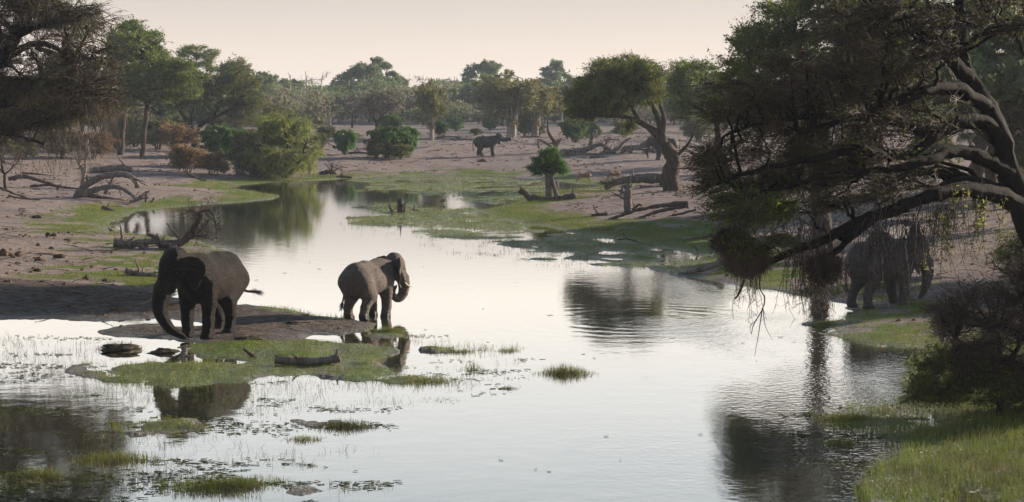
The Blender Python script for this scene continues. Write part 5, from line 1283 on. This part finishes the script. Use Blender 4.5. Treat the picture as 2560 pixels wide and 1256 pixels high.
timber('fallen_tree', 'dark fallen boughs fanning down the right bank to the marsh', (1600, 545), [([(1505, 556, 0), (1550, 540, 0), (1600, 524, 0), (1660, 514, 0), (1720, 508, 0)], 0.08, 0.17), ([(1550, 562, 0), (1600, 545, 0), (1650, 528, 0), (1720, 514, 0)], 0.06, 0.15), ([(1580, 525, 0), (1598, 512, 0), (1605, 516, 0)], 0.1, 0.06), ([(1640, 552, 0), (1680, 540, 0), (1740, 525, 0)], 0.05, 0.08)], 'dead_dark', 723, 'fallen tree')
timber('log', 'low dark log on the shaded grass below the grey split snag', (1500, 540), [([(1478, 541, 0), (1500, 538, 0), (1518, 536, 0)], 0.14, 0.12), ([(1495, 536, 0), (1489, 526, 0), (1484, 518, 0)], 0.06, 0.04)], 'dead_dark', 724)
timber('log', 'dark bough on the shaded slope under the near crown at right', (1800, 545), [([(1700, 552, 0), (1760, 540, 0), (1830, 528, 0), (1900, 520, 0)], 0.06, 0.12), ([(1840, 520, 0), (1880, 530, 0), (1930, 520, 0)], 0.06, 0.05)], 'dead_grey', 725)
timber('log', 'grey log sloping into the water at the right bank below the near crown', (1760, 684), [([(1695, 688, 0), (1730, 680, 0), (1770, 668, 0), (1810, 652, 0)], 0.08, 0.16)], 'dead_grey', 726)
timber('log', 'dark low branch with upright twigs in the marsh right of the centre', (1620, 604), [([(1545, 600, 0), (1570, 598, 0), (1600, 606, 0), (1640, 610, 0)], 0.04, 0.05), ([(1570, 600, 0), (1562, 590, 0), (1558, 584, 0)], 0.03, 0.02), ([(1650, 608, 0), (1720, 600, 0), (1780, 590, 0)], 0.07, 0.09)], 'dead_dark', 727)
timber('stump', 'pale hooked stick curling up from the grass on the right bank', (1745, 632), [([(1747, 634, 0), (1740, 620, 0), (1733, 615, 0), (1729, 622, 0)], 0.05, 0.03)], 'dead_grey', 728, 'stick')
timber('dead_tree', 'slim forked dead tree with curling branches behind the small leafy tree', (1392, 380), [([(1390, 382, 0), (1388, 362, 0), (1376, 340, 0), (1370, 325, 0), (1369, 300, 0)], 0.35, 0.10), ([(1390, 370, 0), (1398, 355, 0), (1404, 345, 0)], 0.25, 0.1), ([(1378, 368, 0), (1360, 355, 0), (1345, 350, 0), (1348, 372, 0)], 0.16, 0.08)], 'dead_dark', 729, 'dead tree')
timber('fallen_tree', 'tangle of grey fallen boughs left of the distant elephant behind the acacia', (1480, 388),
       [([(1400, 384, 0), (1430, 378, 0), (1470, 372, 0), (1480, 345, 0), (1490, 325, 0)], 0.45, 0.25), ([(1470, 374, 0), (1500, 362, 0), (1520, 372, 0), (1540, 384, 0)], 0.3, 0.15), ([(1500, 385, 0), (1540, 375, 0), (1560, 355, 0), (1578, 345, 0)], 0.28, 0.12),
        ([(1550, 390, 0), (1565, 372, 0), (1600, 370, 0), (1640, 378, 0)], 0.35, 0.3), ([(1570, 372, 0), (1580, 385, 0)], 0.3, 0.25), ([(1510, 378, 0), (1520, 350, 0), (1535, 350, 0)], 0.16, 0.1), ([(1600, 372, 0), (1622, 350, 0), (1635, 335, 0)], 0.22, 0.12), ([(1420, 380, 0), (1450, 388, 0), (1520, 390, 0)], 0.4, 0.3), ([(1610, 385, 0), (1620, 360, 0), (1628, 338, 0)], 0.25, 0.12)],
       'dead_grey', 730, 'fallen tree', twigs=120, tl=1.8)
timber('fallen_tree', 'small dead tangle at the water edge right of the willowy riverside bush', (820, 437), [([(800, 436, 0), (820, 430, 0), (840, 434, 0)], 0.3, 0.15), ([(828, 432, 0), (829, 418, 0), (831, 408, 0)], 0.12, 0.05), ([(830, 434, 0), (840, 424, 0), (846, 420, 0)], 0.1, 0.04)], 'dead_dark', 731, 'fallen tree', twigs=30, tl=1.0)
timber('stump', 'dark dead stump in front of the small distant elephant', (1204, 405), [([(1195, 405, 0), (1204, 402, 0), (1214, 402, 0)], 0.22, 0.16), ([(1206, 403, 0), (1209, 398, 0)], 0.14, 0.1)], 'dead_dark', 732, 'stump')
for i, (a, b_, L, lab) in enumerate([(1120, 345, 60, 'low line of dead branches on the flat left of the small distant elephant'), (1160, 352, 70, 'scattered grey branches nearest left of the small distant elephant'), (900, 385, 60, 'grey branches at the left foot of the big green bush'),
                                     (1330, 345, 50, 'dead branches under the yellow-green pair of trees'), (1530, 352, 40, 'short dead bough on the flat above the tangle of boughs'), (1500, 395, 50, 'low bough lying just below the tangle of boughs'), (860, 445, 40, 'thin dead stick by the far waterline')]):
    timber('log', lab, (a, b_), [([(a - L / 2, b_ - 1, 0), (a, b_ - 3, 0), (a + L / 2, b_ - 1, 0)], 0.16, 0.10), ([(a - L / 4, b_, 1), (a - L / 5, b_ - 6, 1), (a - L / 8, b_ - 9, 1)], 0.12, 0.06)], 'dead_dark', 740 + i, twigs=14, tl=1.2)

# ------------------------------------------------------------------ clods, dung and mud lumps
def clod(label, px_, py_, w, h_, mat, seed, cat='clod', name='clod'):
    R = np.random.default_rng(seed); q = G(px_, py_); w = px2m(w, q[1]) / 2; h_ = px2m(h_, q[1])
    th, ph = np.meshgrid(np.linspace(0, 2 * math.pi, 29)[:-1], np.linspace(0.02, math.pi * 0.62, 12))
    o1, o2, o3 = R.uniform(0, 6, 3)
    rr = 1 + 0.22 * np.sin(th * 2 + o1 + ph * 3) + 0.13 * np.sin(th * 5 + o2) + 0.09 * np.sin(th * 9 + ph * 7 + o3) + 0.05 * R.normal(size=th.shape)
    V = np.stack([w * rr * np.sin(ph) * np.cos(th), w * 0.8 * rr * np.sin(ph) * np.sin(th), h_ * rr * np.cos(ph)], -1).reshape(-1, 3)
    V[:, 2] -= 0.0
    ix = np.arange(12 * 28).reshape(12, 28); Q = np.stack([ix[:-1], ix[1:], np.roll(ix[1:], -1, 1), np.roll(ix[:-1], -1, 1)], -1).reshape(-1, 4)
    V = V + 0; top = np.array([[0, 0, h_ * 1.0]]); V = np.vstack([V, top]); tri = np.stack([ix[0], np.roll(ix[0], -1), np.full(28, 12 * 28)], 1)
    o = mesh_obj(name, V, [Q, tri], [M[mat]], None, smooth=True); o.location = q
    return tag(o, label, cat, 'clods and dung on the left bank')
m_ = bark_mat('dung_brown', (0.06, 0.038, 0.025), (0.17, 0.11, 0.07), 9); M['dung'] = m_
m_ = bark_mat('mud_lump', (0.022, 0.02, 0.014), (0.07, 0.058, 0.038), 7); M['mudlump'] = m_
for i, (a, b_, w, h_, mt, lab) in enumerate([(10, 640, 34, 14, 'dung', 'brown dung heap at the left edge of the bank'), (46, 642, 22, 10, 'dung', 'brown dung heap second from the left edge, beside the pale branch'), (120, 592, 14, 8, 'mudlump', 'black round clod, left of a touching pair on the left bank'), (134, 592, 13, 8, 'mudlump', 'black round clod, right of a touching pair on the left bank'),
       (92, 546, 24, 6, 'mudlump', 'flat dark clod below the small dry sapling on the left bank'), (148, 646, 34, 8, 'mudlump', 'dark lumpy clods at the right end of the pale branch'), (100, 652, 22, 7, 'dung', 'brown dung just below the pale branch'), (93, 680, 18, 7, 'mudlump', 'dark flat clod in mid slope above the shaded mud'),
       (105, 706, 13, 4, 'mudlump', 'small dark clod above the shaded mud'), (15, 706, 13, 4, 'mudlump', 'small dark clod near the left edge above the shaded mud'), (216, 698, 18, 7, 'mudlump', 'grey clod on the green patch, left of two'), (262, 706, 11, 7, 'mudlump', 'dark green clod on the green patch, right of two'),
       (290, 676, 10, 4, 'dung', 'small brown clod on the slope right of centre bank'), (95, 616, 12, 6, 'mudlump', 'small dark clod above the pale branch'), (128, 624, 12, 5, 'mudlump', 'small dark clod right above the pale branch'), (170, 602, 20, 5, 'dung', 'brown scattered dung right of the black pair of clods'),
       (300, 776, 40, 8, 'dung', 'brown dung heap on the shaded mud left of the wet elephant'), (370, 778, 14, 6, 'dung', 'small brown dung heap nearest the wet elephant trunk'), (302, 872, 96, 9, 'mudlump', 'low dark mud hummock in the water left of the stump'), (410, 882, 70, 9, 'mudlump', 'low dark mud hummock beside the small grey stump'),
       (620, 848, 60, 5, 'mudlump', 'trampled mud lump at the wet elephant feet'), (730, 812, 30, 5, 'mudlump', 'mud lump on the spit between the two elephants')]):
    clod(lab, a, b_, w, h_, mt, 800 + i)
for i, (a, b_, hp, lab) in enumerate([(55, 545, 30, 'tiny dry sapling on the left bank sand')]):
    place(K_bare[1], a, b_, hp, lab, 'sapling', sx=0.9)
timber('log', 'pale broken branch lying on the left bank sand', (100, 636), [([(68, 634, 0), (85, 637, 0), (110, 635, 0), (135, 636, 0)], 0.07, 0.05)], 'white_bark', 760)

# ------------------------------------------------------------------ grass
def blades(R, base, L, w, spread=0.35, K=3):
    n_ = len(base); L = np.asarray(L).reshape(n_, 1); w = np.broadcast_to(np.asarray(w, float).reshape(-1, 1), (n_, 1))
    a = R.uniform(0, 2 * math.pi, n_); d = np.stack([np.cos(a), np.sin(a), np.zeros(n_)], 1)
    sp = np.abs(R.normal(size=(n_, 1))) * spread
    tip = base + d * L * sp * 1.2 + np.array([0, 0, 1]) * L * np.maximum(1 - sp * sp * 0.6, 0.15)
    mid = base + d * L * sp * 0.35 + np.array([0, 0, 1]) * L * 0.6
    f = R.uniform(0, math.pi, n_); s_ = np.stack([np.cos(f), np.sin(f), np.zeros(n_)], 1) * w * 0.5
    V = np.stack([base - s_, base + s_, mid + s_ * 0.7, mid - s_ * 0.7, tip], 1).reshape(-1, 3)
    b5 = np.arange(n_)[:, None] * 5
    return V, b5 + np.array([[0, 1, 2, 3]]), b5 + np.array([[3, 2, 4]])
def grass_obj(name, R, base, L, w, mat, spread=0.35, parent=None):
    V, Q, T = blades(R, base, L, w, spread)
    return mesh_obj(name, V, [Q, T], [mat], parent, smooth=False)
R = np.random.default_rng(900)
n_ = 520000
y = 31 * (215 / 31) ** R.uniform(0, 1, n_); x = R.uniform(-0.31, 0.31, n_) * y
z, g, mud, sdn = height(x, y, True)
clump = fbm(x / 0.6, y / 0.6, 3) + 0.5 * fbm(x / 2.5, y / 2.5, 3)
keep = (z > -0.03) & (g + 0.5 * clump > 0.66) & (R.random(n_) < np.where(z > 0.35, 0.55, 1) * np.where((y < 46) & (x > 4), 0.8, 1))
x, y, z, clump = x[keep], y[keep], z[keep], clump[keep]
lowl = sstep(0.30, 0.02, z)
L = (0.05 + 0.05 * R.random(len(x)) + 0.13 * lowl * np.clip(clump + 0.6, 0.1, 1.2) * R.random(len(x)))
L = L * np.where((y < 46) & (x > 4), 1.9, 1) * np.where(y > 110, 1.35, 1)
w = np.maximum(0.009, y * 0.00017)
gr = grass_obj('bank_grass', R, np.stack([x, y, z - 0.01], 1), L, w, M['grass'], 0.45)
tag(gr, 'short green grass along the banks, the marsh and the mud spit', 'grass', kind='stuff')
# sparse blades standing out of the shallow water
R = np.random.default_rng(901)
n_ = 60000
WP = W0([(-200, 830), (240, 850), (330, 880), (200, 920), (330, 970), (700, 950), (960, 950), (1000, 830), (1200, 860), (1330, 880), (1230, 980), (960, 1010), (900, 1110), (1010, 1150), (860, 1256), (300, 1400), (-300, 1400)])
WP2 = W0([(1950, 1040), (2100, 1020), (2250, 1030), (2330, 1256), (2150, 1256), (2080, 1150), (1980, 1110)])
WP3 = W0([(860, 545), (1000, 520), (1200, 560), (1300, 640), (1700, 670), (1760, 720), (1600, 700), (1400, 670), (1180, 655), (1000, 590), (860, 580)])
y = 32 * (140 / 32) ** R.uniform(0, 1, n_); x = R.uniform(-0.31, 0.31, n_) * y
Q2 = np.stack([x, y], 1)
s1 = sdpoly(Q2, WP); s2 = sdpoly(Q2, WP2); s3 = sdpoly(Q2, WP3)
c = 1.25 * fbm(x / 2.6, y / 1.5, 4) + 0.5 * fbm(x / 0.4, y / 0.4, 2)
dens = 0.50 * sstep(-1.5, 1.5, s1) * (1 + 0.5 * sstep(-4, -12, x)) + 0.25 * sstep(-0.6, 0.8, s2) + 0.5 * sstep(-1, 1, s3)
zz = height(x, y)
keep = (dens + c * 1.1 - 0.60 > R.uniform(0, 0.45, n_)) & (dens > 0.05) & (zz < 0.02)
x, y = x[keep], y[keep]
rep = 5; x = np.repeat(x, rep) + R.normal(size=len(x) * rep) * 0.09; y = np.repeat(y, rep) + R.normal(size=len(y) * rep) * 0.12
sel = R.random(len(x)) < 0.45; x, y = x[sel], y[sel]
L = 0.06 + 0.26 * R.random(len(x)) ** 2
gw = grass_obj('water_grass', R, np.stack([x, y, np.full(len(x), -0.03)], 1), L, np.maximum(0.007, y * 0.00014), M['grass_w'], 0.95)
tag(gw, 'sparse blades of grass standing in the shallow water', 'water grass', kind='stuff')
# low mats of drowned grass and floating bits
R = np.random.default_rng(902)
n_ = 60000
y = 32 * (90 / 32) ** R.uniform(0, 1, n_); x = R.uniform(-0.31, 0.31, n_) * y
Q2 = np.stack([x, y], 1); s1 = sdpoly(Q2, WP); s2 = sdpoly(Q2, WP2); c = fbm(x / 3.6, y / 1.1, 4) + 0.3 * fbm(x / 0.4, y / 0.3, 2)
keep = ((np.maximum(s1, s2) > -0.5) & (c > 0.27) & (height(x, y) < 0)) | ((R.random(n_) < 0.0012) & (height(x, y) < -0.1))
x, y = x[keep], y[keep]
n_ = len(x); base = np.stack([x, y, R.uniform(0.002, 0.02, n_)], 1)
a = R.uniform(0, 6.28, n_); d = np.stack([np.cos(a), np.sin(a) * 0.6, R.uniform(-0.02, 0.12, n_)], 1) * R.uniform(0.05, 0.22, (n_, 1))
V, Q = tubes(bez(base, base + d, R.normal(size=(n_, 3)) * np.array([0.02, 0.02, 0.004]), 3), np.full((n_, 3), 0.007), 3)
fl = mesh_obj('floating_debris', V, [Q], [M['grass_w']]); tag(fl, 'mats of drowned grass and floating bits on the water', 'floating debris', kind='stuff')
# tussocks one can point at
def tuft(px_, py_, wpx, n_, L, lab, seed, mat='grass'):
    R = np.random.default_rng(seed); q = np.array([*W0([(px_, py_)])[0], 0.0]); w = px2m(wpx, q[1]) / 2
    o = thing('grass_tuft', lab, 'grass tuft', q, 'grass tufts in the water')
    b_ = np.stack([R.normal(size=n_) * w * 0.5, R.normal(size=n_) * w * 0.28, np.full(n_, -0.03)], 1)
    LL = L * R.uniform(0.3, 1.1, n_) * np.exp(-(b_[:, 0] / w) ** 2)
    grass_obj('blades', R, b_, LL, 0.010, M[mat], 0.6, o)['kind'] = 'stuff'
    return o
tuft(1412, 935, 150, 900, 0.36, 'large bright grass tuft alone in open water right of the marshy shallows', 921)
tuft(1272, 972, 70, 160, 0.14, 'small dark grass tuft left below the large lone tuft', 922, 'grass_w')
tuft(1182, 925, 60, 120, 0.36, 'thin spiky grass tuft left of the large lone tuft', 923)
tuft(1268, 878, 80, 300, 0.16, 'low grass tuft above the thin spiky tuft', 924)
tuft(1150, 880, 120, 520, 0.18, 'broad low grass tuft right of the wading elephant', 925)
tuft(975, 832, 84, 900, 0.30, 'green grass tuft at the feet of the wading elephant', 926)
tuft(860, 1068, 190, 1200, 0.22, 'dark green grass tuft in the middle foreground', 927, 'grass_w')
tuft(560, 1220, 260, 1600, 0.22, 'bright grass tuft at the bottom left of the centre', 928)
tuft(760, 1100, 120, 420, 0.16, 'small olive grass tuft just below the dark green one', 929)
tuft(1060, 955, 240, 1100, 0.20, 'long ragged grass tuft below the wading elephant reflection', 930)
tuft(1105, 1002, 200, 360, 0.08, 'flat floating line of grass below the long ragged tuft', 931, 'grass_w')
tuft(460, 1070, 180, 900, 0.16, 'grass tuft growing in the wet elephant reflection', 932, 'grass_w')
tuft(290, 1150, 260, 1100, 0.25, 'olive grass tuft in the dark reflection at bottom left', 933)
tuft(100, 1190, 160, 600, 0.25, 'olive grass tuft nearest the bottom left corner', 934)
tuft(2060, 815, 100, 900, 0.26, 'bright grass tuft at the shore under the hanging twigs', 935)
tuft(2120, 1050, 150, 900, 0.30, 'grass tuft in dark water off the near right bank, upper', 936)
tuft(2100, 1110, 130, 500, 0.22, 'grass tuft in dark water off the near right bank, lower', 937)
# litter: small sticks, clods and droppings too many to count
R = np.random.default_rng(950)
n_ = 17000
y = 45 * (330 / 45) ** R.uniform(0, 1, n_); x = R.uniform(-0.31, 0.31, n_) * y
z, g, mud, sdn = height(x, y, True)
keep = (z > 0.08) & (fbm(x / 5, y / 7, 3) + R.normal(size=n_) * 0.25 > 0.05) & (g < 0.6)
x, y, z = x[keep], y[keep], z[keep]; n_ = len(x); base = np.stack([x, y, z + 0.01], 1)
acc = Acc(); h_ = n_ // 2
s = (R.uniform(0.03, 0.11, h_) * (0.6 + y[:h_] / 160))[:, None, None]
th = np.arange(6) * math.pi / 3
rg = np.stack([np.cos(th), np.sin(th), np.zeros(6)], 1)[None] * R.uniform(0.6, 1.4, (h_, 6, 1)) * s
V = np.concatenate([rg + base[:h_, None] - np.array([0, 0, 0.02]), rg * 0.6 + base[:h_, None] + np.array([0, 0, 1]) * s * 0.6, base[:h_, None] + np.array([0, 0, 1]) * s * 0.75], 1)
o_ = np.arange(h_)[:, None, None] * 13; j = np.arange(6); j1 = (j + 1) % 6
Q = (np.stack([j, j1, j1 + 6, j + 6], 1)[None] + o_).reshape(-1, 4); T = (np.stack([j + 6, j1 + 6, np.full(6, 12)], 1)[None] + o_).reshape(-1, 3)
acc.add(V.reshape(-1, 3), Q, 0); acc.F.append(T.astype(np.int64)); acc.M.append(np.full(len(T), 0))
b2 = base[h_:]; m2 = len(b2); a = R.uniform(0, 6.28, m2); L = (R.uniform(0.15, 0.9, m2) * (0.5 + b2[:, 1] / 110))[:, None]
d = np.stack([np.cos(a), np.sin(a), R.uniform(0, 0.25, m2)], 1) * L
rs_ = (0.008 + 0.012 * R.random(m2)) * (0.6 + b2[:, 1] / 130)
V, Q = tubes(bez(b2, b2 + d, R.normal(size=(m2, 3)) * L * 0.12 * np.array([1, 1, 0.4]), 4), np.linspace(1, 0.4, 4)[None] * rs_[:, None], 4); acc.add(V, Q, 1)
lt = acc.obj('bank_litter', [M['dung'], M['dead_dark']], smooth=False); tag(lt, 'small sticks, clods and droppings scattered over the bare banks', 'litter', kind='stuff')
# little birds
m, nt, out = nmat('bird_feathers'); n = N(nt); b = n.new('BsdfPrincipled'); n.put(b.inputs['Base Color'], n.mix(n.noise(n.obj(), 30), (0.03, 0.028, 0.025), (0.12, 0.11, 0.10))); nt.links.new(b.outputs[0], out.inputs[0]); M['bird'] = m
def bird(lab, px_, py_, s, yaw):
    q = G(px_, py_); t = thing('bird', lab, 'bird', q, 'small birds at the water', yaw); t.scale = (s, s, s)
    B = Body((-0.30, -0.12, -0.03), (0.25, 0.12, 0.40), 0.012)
    B.ell((0, 0, 0.17), (0.13, 0.065, 0.07), 0.03, pitch=0.3); B.cone((-0.08, 0, 0.15), (-0.24, 0, 0.10), 0.045, 0.014, 0.03); B.cone((0.09, 0, 0.21), (0.12, 0, 0.29), 0.035, 0.03, 0.03); B.ell((0.13, 0, 0.30), (0.042, 0.034, 0.034), 0.02); B.cone((0.16, 0, 0.295), (0.22, 0, 0.28), 0.012, 0.006, 0.01)
    for yy in (0.03, -0.03): B.cone((0, yy, 0.12), (0.01, yy, 0.0), 0.012, 0.009, 0.01)
    B.mesh('body', [M['bird']], t)
bird('small dark bird standing in the shallows of the marsh', 1109, 510, 1.6, 0.4)
bird('small dark bird at the grassy edge of the inlet', 276, 583, 1.1, 2.6)
for o in list(bpy.data.objects):
    if o.name.split('.')[0] and 'H' in o.keys(): del o['H']
